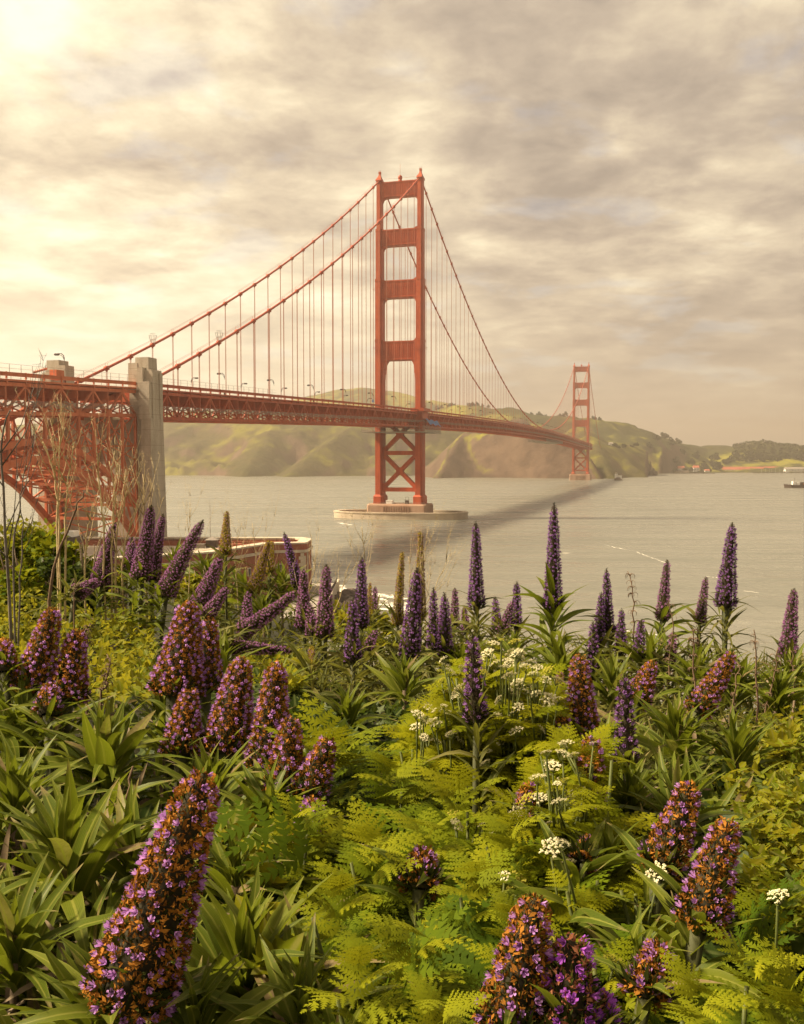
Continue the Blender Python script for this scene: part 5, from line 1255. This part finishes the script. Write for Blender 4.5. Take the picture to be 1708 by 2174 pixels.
U1 = zc_([(735, 150, 120), (800, 60, 90), (1000, 45, 110), (1010, 170, 170), (640, 225, 120), (760, 200, 150), (820, 255, 120), (630, 300, 130), (940, 265, 110), (320, 275, 110), (380, 340, 110), (500, 300, 100), (430, 440, 110), (530, 410, 110), (460, 515, 150), (950, 380, 130), (1110, 290, 130), (1180, 360, 110), (1320, 330, 130), (1225, 295, 90), (1020, 480, 140), (1120, 480, 100), (1290, 490, 140), (1005, 570, 100), (1160, 560, 140), (1270, 560, 130), (1340, 610, 140), (1420, 600, 90), (1010, 650, 120), (1360, 720, 130), (810, 780, 130), (920, 800, 130), (1010, 735, 110), (1100, 865, 140), (1280, 800, 130), (660, 880, 120), (500, 905, 140), (400, 930, 110), (490, 985, 150), (250, 710, 110), (335, 740, 130), (215, 830, 150), (150, 680, 100), (50, 750, 120), (40, 880, 110), (240, 1020, 110), (150, 985, 90), (605, 1095, 120), (740, 1165, 130), (850, 610, 110), (720, 700, 110), (1150, 710, 100), (930, 925, 160), (1100, 380, 90), (590, 1195, 120)], 2.44, 2.44, 1650, 2550)
U2 = zc_([(1500, 1035, 130), (1660, 1040, 100), (1310, 1125, 100), (1470, 1140, 150), (1370, 1260, 140), (1650, 1320, 120), (1220, 1370, 140), (1480, 1400, 100), (1430, 1500, 140), (1610, 1510, 150), (1120, 1580, 150), (1245, 1570, 130), (1430, 1610, 150), (1000, 1690, 130), (1390, 1720, 100), (1320, 1860, 110), (410, 1715, 110), (640, 1770, 120), (470, 1870, 170), (1600, 1160, 100), (1290, 1430, 90), (690, 1830, 90)], 2.44, 2.44, 1650, 2550)
U3 = zc_([(25, 845, 60), (85, 880, 110), (290, 690, 110), (350, 665, 90), (390, 770, 70), (515, 870, 120), (885, 830, 110), (290, 1110, 70), (635, 1320, 110), (1560, 960, 110), (290, 1220, 90)], 1.4023, 1.4023, 2000, 2900)
_r = np.random.RandomState(77)
U1 = U1 + [(x + _r.uniform(-30, 30), y + _r.uniform(-14, 34), w_ * _r.uniform(.6, .9)) for _k in (0, 1) for x, y, w_ in U1 if _r.rand() < .65]
U2 = U2 + [(x + _r.uniform(-24, 24), y + _r.uniform(-10, 34), w_ * _r.uniform(.6, .9)) for _k in (0, 1) for x, y, w_ in U2 if _r.rand() < .5]
def umbel_plants(us, roots, D0, names):
    D0 = D0 and D0 * .80
    us = np.array(us); roots = np.array(roots, float)
    own = np.argmin(((us[:, None, :2] - roots[None, :, :2]) * np.array([1, .6])) .__pow__(2).sum(-1), 1)
    for k, (rx, ry) in enumerate(roots):
        sel = us[own == k]
        if not len(sel): continue
        rs = np.random.RandomState(800 + k + int(rx)); Dr = .9 * float(Dof(ry)) if D0 is None else D0; C = P(rx, ry, Dr); gz = float(ground(C[0], C[1]))
        root = tag(empty('hemlock_plant', (C[0], C[1], gz)), names[k], 'flowering plant', 'white-umbelled feathery plants'); st = G(); fo = G(); ry_ = []
        zt = C[2] - gz
        for t_ in range(2): st.tube([(0, 0, 0), (.03 * rs.randn(), .03 * rs.randn(), zt * .5), (.04 * rs.randn(), .03 * rs.randn(), zt)], [.006, .005, .0035], 5)
        for (ux, uy, uw) in sel:
            Du = Dr * (1 + .05 * rs.randn()); U = P(ux, uy, Du) - np.array([C[0], C[1], gz]); s = uw * Du / FOC * 1.18
            f = rs.uniform(.35, .85); j = np.array([0, 0, zt * f]); md = j * .45 + U * .55 + rs.randn(3) * .012; md[:2] = md[:2] * .72; md[2] = min(md[2], U[2] - .02)
            st.tube([tuple(j), tuple(md), tuple(U - np.array([0, 0, .42 * s]))], [.0034, .0026, .0019], 5)
            o = bpy.data.objects.new('umbel', (umy if rs.rand() < .20 else um)[rs.randint(5)]); COL.objects.link(o); o.parent = root; o.location = tuple(U)
            o.rotation_euler = (rs.randn() * .22 + .38, rs.randn() * .25, rs.rand() * 6); o.scale = (s, s, s)
            o2 = bpy.data.objects.new('umbel_rays', rm); COL.objects.link(o2); o2.parent = o
            for q in range(4):
                p0 = j + (U - j) * rs.uniform(.0, .80); bv, bf, ba = FROND[rs.randint(4)]
                fo.inst(bv, bf, rots(rs.rand(1) * 6.28, rs.rand(1) * .9 - .1, rs.randn(1) * .3, np.array([rs.uniform(.05, .11)])), p0[None], ba, np.array([.4 + .6 * rs.rand()]))
        for q in range(9):
            bv, bf, ba = FROND[rs.randint(4)]; p0 = np.array([0, 0, zt * rs.uniform(.3, .85)])
            fo.inst(bv, bf, rots(rs.rand(1) * 6.28, rs.rand(1) * .8, rs.randn(1) * .3, np.array([rs.uniform(.10, .17)])), p0[None], ba)
        U_ = sel[:, :2]
        for q in range(95 if D0 else 12):
            a_ = U_[rs.randint(len(U_))]; f_ = rs.uniform(.05, .9); qx = a_[0] + (rx - a_[0]) * f_ * .6 + rs.randn() * 14; qy = a_[1] + (ry + 40 - a_[1]) * f_ + 8
            p0 = P(qx, qy, Dr * rs.uniform(1.04, 1.18)) - np.array([C[0], C[1], gz]); bv, bf, ba = FROND[rs.randint(4)]
            fo.inst(bv, bf, rots(rs.rand(1) * 6.28, rs.rand(1) * 1.0, rs.randn(1) * .4, np.array([rs.uniform(.06, .12)])), p0[None], ba, np.array([.3 + .7 * rs.rand()]))
        st.build('stem', STEM, root, True); fo.build('foliage', LEAF_SUNLIT, root)
umbel_plants(U1, [(1075, 1475), (1000, 1440), (1140, 1500), (1090, 1590), (960, 1560), (890, 1600), (1010, 1640)], 3.15,
  ['white-umbelled plant crowning the sunlit clump, behind the lilac spike', 'white-umbelled plant at the upper left of the sunlit clump', 'white-umbelled plant at the right side of the sunlit clump', 'densest white-umbelled plant in the middle of the sunlit clump', 'white-umbelled plant at the left side of the clump', 'leftmost white-umbelled plant of the clump, low', 'white-umbelled plant at the foot of the sunlit clump'])
umbel_plants(U2, [(1210, 1680), (1250, 1620), (1140, 1740), (980, 1800)], 2.45, ['white-umbelled plant in front of the violet spikes right of the ferns', 'white-umbelled plant just under the sunlit rust orange spike', 'white-umbelled plant at the right rim of the fern bed', 'small white-umbelled plant among the ferns, left of the others'])
umbel_plants(U3, [(1080, 1900), (1220, 1880), (1390, 1900), (1250, 2040), (1620, 1960)], None, ['small umbel plant right of the fern bed above the rust orange spike', 'umbel plant with yellow buds below the stubby violet spike', 'umbel plant with yellow buds under the two leaning violet spikes', 'low umbel plant between the bright magenta and dull violet spikes', 'pale umbel plant in front of the dark ivy at the right'])

for k, (px, py, hpx, lb) in enumerate([(692, 1600, 150, 'tall feathery plant with a bushy yellow top, in front of the trio of spikes'), (640, 1735, 90, 'feathery plant spreading left over the rosettes'), (835, 1640, 90, 'feathery plant at the back of the fern bed'), (975, 1690, 110, 'feathery plant below the sunlit umbels'),
      (790, 1790, 110, 'feathery plant in the middle of the fern bed'), (1010, 1860, 110, 'feathery plant at the right side of the fern bed'), (880, 1990, 120, 'broad feathery plant at bottom centre'), (1090, 1950, 90, 'feathery plant left of the bottom rust orange spike'), (760, 2060, 120, 'dark feathery plant low at bottom centre'),
      (1590, 2040, 120, 'feathery plant below the dark ivy'), (1480, 2110, 110, 'feathery plant right of the dull violet spike'), (1690, 2090, 120, 'feathery plant in the bottom right corner'), (930, 2130, 110, 'feathery plant at the bottom edge in the middle'), (900, 1760, 110, 'bright feathery plant behind the sunken violet spike'), (720, 1900, 100, 'feathery plant at the left rim of the fern bed'), (1080, 1760, 90, 'feathery plant under the right-hand umbels')]):
    rs = np.random.RandomState(900 + k); D = .80 * float(Dof(py)); C = P(px, py, D); gz = float(ground(C[0], C[1])); root = tag(empty('hemlock_plant', (C[0], C[1], gz)), lb, 'leafy plant', 'feathery plants without umbels')
    zt = C[2] - gz; g = G(); g.tube([(0, 0, 0), (.02 * rs.randn(), 0, zt * .6), (.03 * rs.randn(), 0, zt * .95)], [.006, .005, .003], 6); g.build('stem', STEM, root, True); g = G(); n = 18
    for q in range(n):
        f = q / (n - 1); bv, bf, ba = FROND[rs.randint(4)]; p0 = np.array([0, 0, zt * (.70 + .30 * f)]); L = 1.6 * hpx * D / FOC * (1 - .35 * f)
        g.inst(bv, bf, rots(np.array([q * 2.4 + rs.randn() * .3]), np.array([.15 + .75 * f + .18 * rs.randn()]), rs.randn(1) * .2, np.array([L])), p0[None], ba, np.array([min(1, .15 + .5 * f + .40 * rs.rand())]))
    g.build('foliage', LEAF_FERN, root)

# ---- ground cover that nobody could count
def inpoly(pts, poly):
    x, y = pts[:, 0], pts[:, 1]; c = np.zeros(len(pts), bool)
    for (x1, y1), (x2, y2) in zip(poly, poly[1:] + poly[:1]):
        c ^= ((y1 > y) != (y2 > y)) & (x < (x2 - x1) * (y - y1) / (y2 - y1 + 1e-9) + x1)
    return c
def sample(poly, n, rs):
    pl = np.array(poly); lo, hi = pl.min(0), pl.max(0); out = []
    while sum(map(len, out)) < n:
        q = lo + (hi - lo) * rs.rand(4 * n, 2); out.append(q[inpoly(q, poly)])
    return np.concatenate(out)[:n]
def surface(poly, n, rs, lump=.10, back=(-.02, .10)):
    q = sample(poly, n, rs); ln = np.array([fbm(x / 110, y / 75, 2.2, 3) for x, y in q])
    D = Dof(q[:, 1]) * (1 + lump * ln + rs.uniform(*back, n)); return q, P(q[:, 0], q[:, 1], D), D
def cover(name, polys, n, shapes, size, mat_, tilt=(.3, .5), seed=1, lump=.10, back=(-.02, .10), minpx=0):
    rs = np.random.RandomState(seed); g = G(); tot = sum(abs(sum(a[0] * b[1] - b[0] * a[1] for a, b in zip(p, p[1:] + p[:1]))) for p in polys)
    for p in polys:
        ar = abs(sum(a[0] * b[1] - b[0] * a[1] for a, b in zip(p, p[1:] + p[:1]))); m = int(n * ar / tot); q, O, D = surface(p, m, rs, lump, back)
        wh = rs.randint(0, len(shapes), m)
        for k, (bv, bf, ba) in enumerate(shapes):
            s = wh == k; c = int(s.sum())
            if c: g.inst(bv, bf, rots(rs.rand(c) * 6.28, tilt[0] + tilt[1] * rs.randn(c), rs.randn(c) * .45, np.maximum(size * (.65 + .7 * rs.rand(c)), minpx * D[s] / FOC)), O[s], ba, rs.rand(c))
    return tag(g.build(name, mat_, None), kind='stuff')
FERN = [[(610, 1700), (690, 1620), (800, 1600), (900, 1620), (1100, 1640), (1190, 1700), (1250, 1800), (1440, 1860), (1440, 2000), (1320, 2174), (1300, 2320), (700, 2320), (640, 2100), (590, 1850)], [(1370, 2090), (1500, 2030), (1708, 2010), (1950, 2000), (1950, 2320), (1300, 2320)]]
cover('fern_cover', FERN, 270, FROND, .175, LEAF_FERN, (.30, .42), 21, .20, (.01, .20))
cover('fern_cover', FERN, 300, FROND, .18, LEAF_DARK, (.15, .4), 22, .14, (.10, .28))  # dark fronds underneath: shade in the gaps between ferns painted as leaf colour
YR = [[(1520, 1590), (1640, 1490), (1708, 1440), (1900, 1420), (2500, 1420), (2500, 2300), (1900, 2040), (1600, 1900), (1570, 1760)]]
cover('ivy_cover', YR, 17000, [OVATE, IVY, OVATE], .030, LEAF_YEL, (.45, .5), 23, .16, (-.05, .06))
cover('ivy_cover', [[(1480, 1700), (1580, 1760), (1640, 1880), (1900, 1980), (1900, 2060), (1500, 2060), (1440, 1940)]] + YR, 6500, [IVY], .058, LEAF_DARK, (.4, .45), 24, .10, (.02, .16))
YL = [[(-250, 1235), (60, 1228), (180, 1262), (330, 1300), (330, 1400), (190, 1330), (-250, 1330)], [(-250, 1330), (190, 1330), (330, 1400), (350, 1480), (200, 1480), (-250, 1480)], [(430, 1360), (640, 1385), (660, 1430), (640, 1470), (450, 1440)], [(1620, 1600), (1640, 1560), (1690, 1560), (1690, 1640)]]
cover('leafy_cover', YL, 7500, [OVATE, OVATE, IVY], .046, LEAF_YEL, (.5, .6), 25, .16, (-.04, .08), 8)
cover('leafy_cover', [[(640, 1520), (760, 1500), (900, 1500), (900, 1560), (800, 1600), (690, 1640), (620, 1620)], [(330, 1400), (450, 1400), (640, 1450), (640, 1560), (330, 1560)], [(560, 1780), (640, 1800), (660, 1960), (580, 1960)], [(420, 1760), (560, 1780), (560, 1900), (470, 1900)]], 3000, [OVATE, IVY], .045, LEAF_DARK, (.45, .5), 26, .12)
cover('leafy_cover', [[(470, 1740), (560, 1760), (600, 1900), (620, 2080), (560, 2060), (480, 1850)], [(690, 1270), (760, 1290), (860, 1310), (860, 1380), (700, 1360)]], 700, [IVY, OVATE], .05, LEAF_YEL, (.5, .5), 27, .1, (-.06, .04))
NR = [[(330, 1215), (640, 1270), (900, 1345), (1300, 1360), (1708, 1410), (1900, 1420), (1708, 1600), (1500, 1680), (1300, 1700), (1180, 1560), (900, 1520), (640, 1470), (400, 1370)]]
cover('blade_cover', NR, 5200, NARROW, .11, LEAF_MID, (.5, .45), 28, .10, (.05, .20), 20)
cover('blade_cover', [[(-250, 1480), (350, 1480), (620, 1560), (660, 1800), (560, 1900), (700, 2320), (-300, 2320)]], 1500, BROAD, .15, LEAF_BIG, (.6, .4), 29, .08, (.06, .2))
cover('blade_cover', [[(1180, 1560), (1500, 1600), (1600, 1700), (1480, 1960), (1300, 2000), (1240, 1800)]], 900, BROAD, .14, LEAF_BIG, (.5, .4), 30, .08, (.06, .2))
cover('dead_leaf_litter', [[(-250, 1480), (620, 1540), (640, 2320), (-300, 2320)], [(900, 1380), (1708, 1430), (1600, 1700), (1250, 1750)]], 700, NARROW, .12, leaf_mat('dead_leaf', [(.10, .070, .040), (.19, .14, .085), (.28, .22, .15)], None, .2, .7), (.1, .5), 31, .1, (.0, .12))
# dark low leaves over the whole slope so the soil seldom shows
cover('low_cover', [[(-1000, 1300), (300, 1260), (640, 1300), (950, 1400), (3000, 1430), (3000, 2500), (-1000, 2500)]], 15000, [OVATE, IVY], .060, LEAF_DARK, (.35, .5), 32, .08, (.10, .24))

# ---- the bush at the left and its neighbours
def shrub(px, py_top, py_base, wpx, D, label, matl, n, seed, leaf=.055, name='shrub'):
    rs = np.random.RandomState(seed); B = P(px, py_base, D); T = P(px, py_top, D); gz = float(ground(B[0], B[1])); h = T[2] - gz; wd = wpx * D / FOC
    root = tag(empty(name, (B[0], B[1], gz)), label, 'shrub'); g = G()
    for k in range(9):
        e = np.array([rs.randn() * wd * .25, rs.randn() * wd * .2, h * rs.uniform(.6, .95)]); g.tube([(0, 0, 0), tuple(e * .5 + rs.randn(3) * .04), tuple(e)], [.018, .011, .004], 5)
    g.build('branches', STEM_BR, root, True)
    m = 16; c = np.stack([rs.uniform(-.5, .5, m) * wd, rs.uniform(-.35, .35, m) * wd, h * rs.uniform(.25, .86, m)], -1); c[:, 2] *= 1 - .5 * (abs(c[:, 0]) / wd) ** 1.5
    k = rs.randint(0, m, n); q = rs.randn(n, 3); q /= np.linalg.norm(q, axis=1)[:, None]; O = c[k] + q * (np.array([.20, .20, .15]) * min(wd, h * 1.4) * rs.uniform(.5, 1.05, (n, 1)))
    O[:, 2] = np.minimum(O[:, 2], h * (1 + .04 * rs.randn(n)))
    g = G(); wh = rs.randint(0, 2, n)
    for j, (bv, bf, ba) in enumerate((OVATE, IVY)):
        s = wh == j; g.inst(bv, bf, rots(rs.rand(s.sum()) * 6.28, .4 + .6 * rs.randn(s.sum()), rs.randn(s.sum()) * .5, leaf * (.6 + .7 * rs.rand(s.sum()))), O[s], ba, rs.rand(s.sum()))
    g.build('foliage', matl, root); return root
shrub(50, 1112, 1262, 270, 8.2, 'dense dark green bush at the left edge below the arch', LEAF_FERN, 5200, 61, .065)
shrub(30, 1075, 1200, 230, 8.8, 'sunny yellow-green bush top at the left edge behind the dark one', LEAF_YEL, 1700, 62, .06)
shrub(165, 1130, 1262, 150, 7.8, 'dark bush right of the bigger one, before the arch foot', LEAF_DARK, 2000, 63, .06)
shrub(150, 1112, 1165, 90, 8.4, 'small golden shrub lit from behind, above the dark bush', LEAF_YEL, 420, 64, .055)
shrub(255, 1172, 1240, 36, 7.6, 'little bright yellow shrub between two purple spikes', LEAF_YEL, 380, 65, .045)
shrub(440, 1180, 1262, 110, 8.6, 'bright green shrub on the crest before the brick fort', LEAF_YEL, 900, 66, .06)
shrub(745, 1262, 1345, 60, 6.4, 'bright yellow shrub in the gap by the shore boulders', LEAF_YEL, 700, 67, .05)
shrub(815, 1290, 1350, 50, 6.2, 'second yellow shrub, right of the one by the boulders', LEAF_YEL, 500, 68, .05)
shrub(1690, 1470, 1600, 130, 3.4, 'golden leafy shrub cut by the right edge of the picture', LEAF_YEL, 1500, 69, .05)

# ---- dry stalks
def stalk(pts, r0, label, matl, D, twigs=6, seed=1, tw=.30, name='dry_stalk', group=None, curls=0, cat='dry stalk'):
    rs = np.random.RandomState(seed); W_ = [P(x, y, D) for x, y in pts]; b = np.array(W_[0]); gz = float(ground(b[0], b[1])); foot = np.array([b[0], b[1], min(gz, b[2] - .02)])
    g = G(); line = [np.array([0, 0, 0])] + [p - foot for p in W_]
    line = np.array(line); t_ = np.linspace(0, len(line) - 1, 14); line = np.stack([np.interp(t_, np.arange(len(line)), line[:, k]) for k in range(3)], -1) + rs.randn(14, 3) * .004 + np.outer(np.sin(np.linspace(0, 5, 14) + rs.rand() * 6), rs.randn(3)) * .007
    g.tube(line, np.linspace(r0, r0 * .35, 14), 6)
    L = np.linalg.norm(line[-1] - line[0])
    for k in range(twigs):
        f = rs.uniform(.35, .98); p0 = line[min(13, int(f * 13))]; d = (line[-1] - line[0]) / L
        q = rs.randn(3); q -= d * (q @ d); q /= np.linalg.norm(q); l = L * tw * rs.uniform(.4, 1.0) * (1.2 - f * .7)
        if curls:
            a = np.linspace(0, 3.6, 6); rr = curls * rs.uniform(.6, 1.2)
            pts_ = [p0 + q * rr * (1 - math.cos(x)) * .6 + d * rr * math.sin(x) * .7 for x in a]; g.tube(pts_, np.linspace(r0 * .28, r0 * .16, 6), 4)
        else:
            e1 = p0 + (d * .75 + q * .5) * l * .55; e2 = p0 + (d * .95 + q * .45) * l; g.tube([p0, e1, e2], [r0 * .4, r0 * .28, r0 * .14], 5)
            for m in range(3):
                q2 = rs.randn(3); e3 = e2 + (d * .7 + q2 * .35) * l * .35; g.tube([e1 * .3 + e2 * .7, e3], [r0 * .16, r0 * .09], 4)
                for u in range(4): g.bar(e3, e3 + (d * .6 + rs.randn(3) * .4) * l * .10, r0 * .10)
    o = g.build(name, matl, None, True); o.location = tuple(foot); return tag(o, label, cat, group)
GR = 'pale dry stalks before the arch'
stalk([(18, 1260), (12, 1120), (4, 1000), (8, 930), (22, 870)], .010, 'grey bare trunk at the very left edge, thickest of the bare stems', BARK, 5.2, 7, 1, .35, 'bare_sapling', None, 0, 'bare sapling')
stalk([(22, 1140), (40, 1090), (52, 1040), (60, 990)], .006, 'grey side stem forking right from the bare trunk at the left', BARK, 5.25, 3, 2, .3, 'bare_sapling', None, 0, 'bare sapling')
stalk([(40, 1240), (46, 1130), (44, 1050)], .006, 'thin bare pinkish stem right of the grey trunk', BARK, 5.3, 5, 3, .3, 'bare_sapling', None, 0, 'bare sapling')
stalk([(108, 1250), (125, 1170), (160, 1085), (175, 1046)], .011, 'dark stub of branch curving up right before the arch', DEADBR, 5.4, 2, 4, .1, 'bare_branch', None, 0, 'branch')
for k, (pts, lb) in enumerate([([(122, 1130), (120, 1050), (108, 985), (98, 945)], 'pale dry stalk forking high, leftmost of the straw stalks'), ([(126, 1130), (124, 1060), (128, 990), (126, 925)], 'pale dry stalk, second of the straw stalks from the left'),
      ([(136, 1120), (142, 1060), (150, 1000), (160, 940)], 'pale dry stalk leaning right, third of the straw stalks'), ([(222, 1190), (220, 1120), (212, 1050), (206, 960)], 'tall straw stalk before the pylon opening'), ([(238, 1180), (240, 1110), (246, 1050), (232, 985)], 'straw stalk just right of the pylon opening'),
      ([(246, 1190), (250, 1130), (268, 1060), (282, 1010)], 'straw stalk leaning right before the pylon'), ([(262, 1180), (276, 1120), (292, 1060)], 'short straw stalk at the pylon foot'), ([(306, 1170), (310, 1100), (309, 1010)], 'thin dark-tipped stalk in front of the lit pylon face'), ([(180, 1180), (186, 1120), (196, 1070)], 'short straw stalk left of the pylon opening')]):
    stalk(pts, .0085, lb, STRAW, 6.6, 8, 10 + k, .34, 'dry_stalk', GR)
for k, (pts, lb, D) in enumerate([([(545, 1260), (543, 1180), (536, 1110)], 'thin dry stalk rising above the golden leaning spike', 6.8), ([(505, 1250), (500, 1180), (515, 1110)], 'thin dry stalk before the right half of the fort roof', 7.0), ([(772, 1250), (776, 1180), (768, 1120)], 'wispy dry stalk above the knobbly-topped spike', 6.0),
      ([(700, 1330), (735, 1230), (745, 1200)], 'wispy dry stalk right of the fort corner', 5.8), ([(866, 1360), (872, 1260), (868, 1180)], 'wispy dry stalk left of the tall golden brown spike', 5.6), ([(880, 1330), (920, 1250), (955, 1180)], 'wispy dry stalk leaning right past the centre spikes', 5.6), ([(905, 1330), (900, 1230), (910, 1120)], 'wispy dry stalk rising to the pier, behind the golden brown spike', 6.2), ([(400, 1200), (398, 1130), (410, 1080)], 'wispy dry stalk before the left part of the fort', 7.0), ([(640, 1300), (668, 1210), (676, 1160)], 'wispy dry stalk at the fort corner', 6.4)]):
    stalk(pts, .0042, lb, STRAW, D, 9, 30 + k, .45, 'dry_stalk', 'wispy dry stalks over the water')
for k, (pts, lb, D, tw) in enumerate([([(1345, 1400), (1346, 1310), (1340, 1250), (1332, 1212)], 'brown seed stalk with curled twigs, tallest of the dead ones', 4.6, 60), ([(1402, 1510), (1420, 1420), (1428, 1330), (1424, 1270)], 'brown dead stalk leaning right before the broad green rosette', 4.2, 46), ([(1478, 1570), (1478, 1460), (1476, 1370), (1470, 1330)], 'fuzzy dead stalk left of the strongly leaning spike', 3.5, 90),
      ([(1545, 1560), (1558, 1480), (1568, 1400)], 'dead stalk right of the strongly leaning spike', 3.4, 30), ([(1604, 1580), (1612, 1480), (1606, 1380), (1598, 1335)], 'bare dead stalk with curled twigs at the right', 3.4, 36), ([(1622, 1540), (1642, 1450), (1650, 1370)], 'dead stalk second from the right edge', 3.6, 40), ([(1690, 1480), (1684, 1420), (1678, 1380)], 'dead stalk at the right edge under the pink spike', 3.8, 24),
      ([(222, 1475), (226, 1430), (232, 1385)], 'shrivelled brown spike beside the violet pair near the left edge', 3.1, 70), ([(182, 1420), (185, 1360), (186, 1318)], 'pale shrivelled spike behind the stubby violet one at the left', 3.3, 60), ([(158, 1275), (160, 1250), (163, 1232)], 'small grey seed head before the dark left bush', 5.6, 30)]):
    stalk(pts, .0052, lb, DEADBR, D, tw, 60 + k, .2, 'dead_stalk', 'dead brown seed stalks', .016 if D < 4 else .022)
stalk([(268, 1800), (270, 1720), (271, 1635)], .006, 'dark dry stick standing between the rosettes above the biggest spike', DEADBR, 2.0, 2, 90, .05, 'dry_stick', None, 0, 'stick')
g = G(); p = P(600, 1925, 1.75); gz = float(ground(p[0], p[1])); g.tube([(0, 0, 0), (.005, 0, p[2] - gz)], [.012, .011], 7); o = g.build('cut_stump', STRAW); o.location = (p[0], p[1], gz); tag(o, 'short pale cut stem at the left rim of the fern bed', 'cut stem')

# ---------------------------------------------------------------- the air
def _haze(t): 
    return None
m = bpy.data.materials.new('haze_air'); m.use_nodes = True; t = NT(m.node_tree)
v = t.n('ShaderNodeVolumePrincipled'); v.inputs['Color'].default_value = (0.99, 0.86, 0.72, 1); v.inputs['Density'].default_value = 1.65e-4; v.inputs['Anisotropy'].default_value = 0.5
oo = t.n('ShaderNodeOutputMaterial'); t.t.links.new(v.outputs[0], oo.inputs['Volume'])
g = G(); g.box((1000, 5000, 205), (21000, 12000, 430)); o = g.build('haze', m); tag(o, kind='stuff')
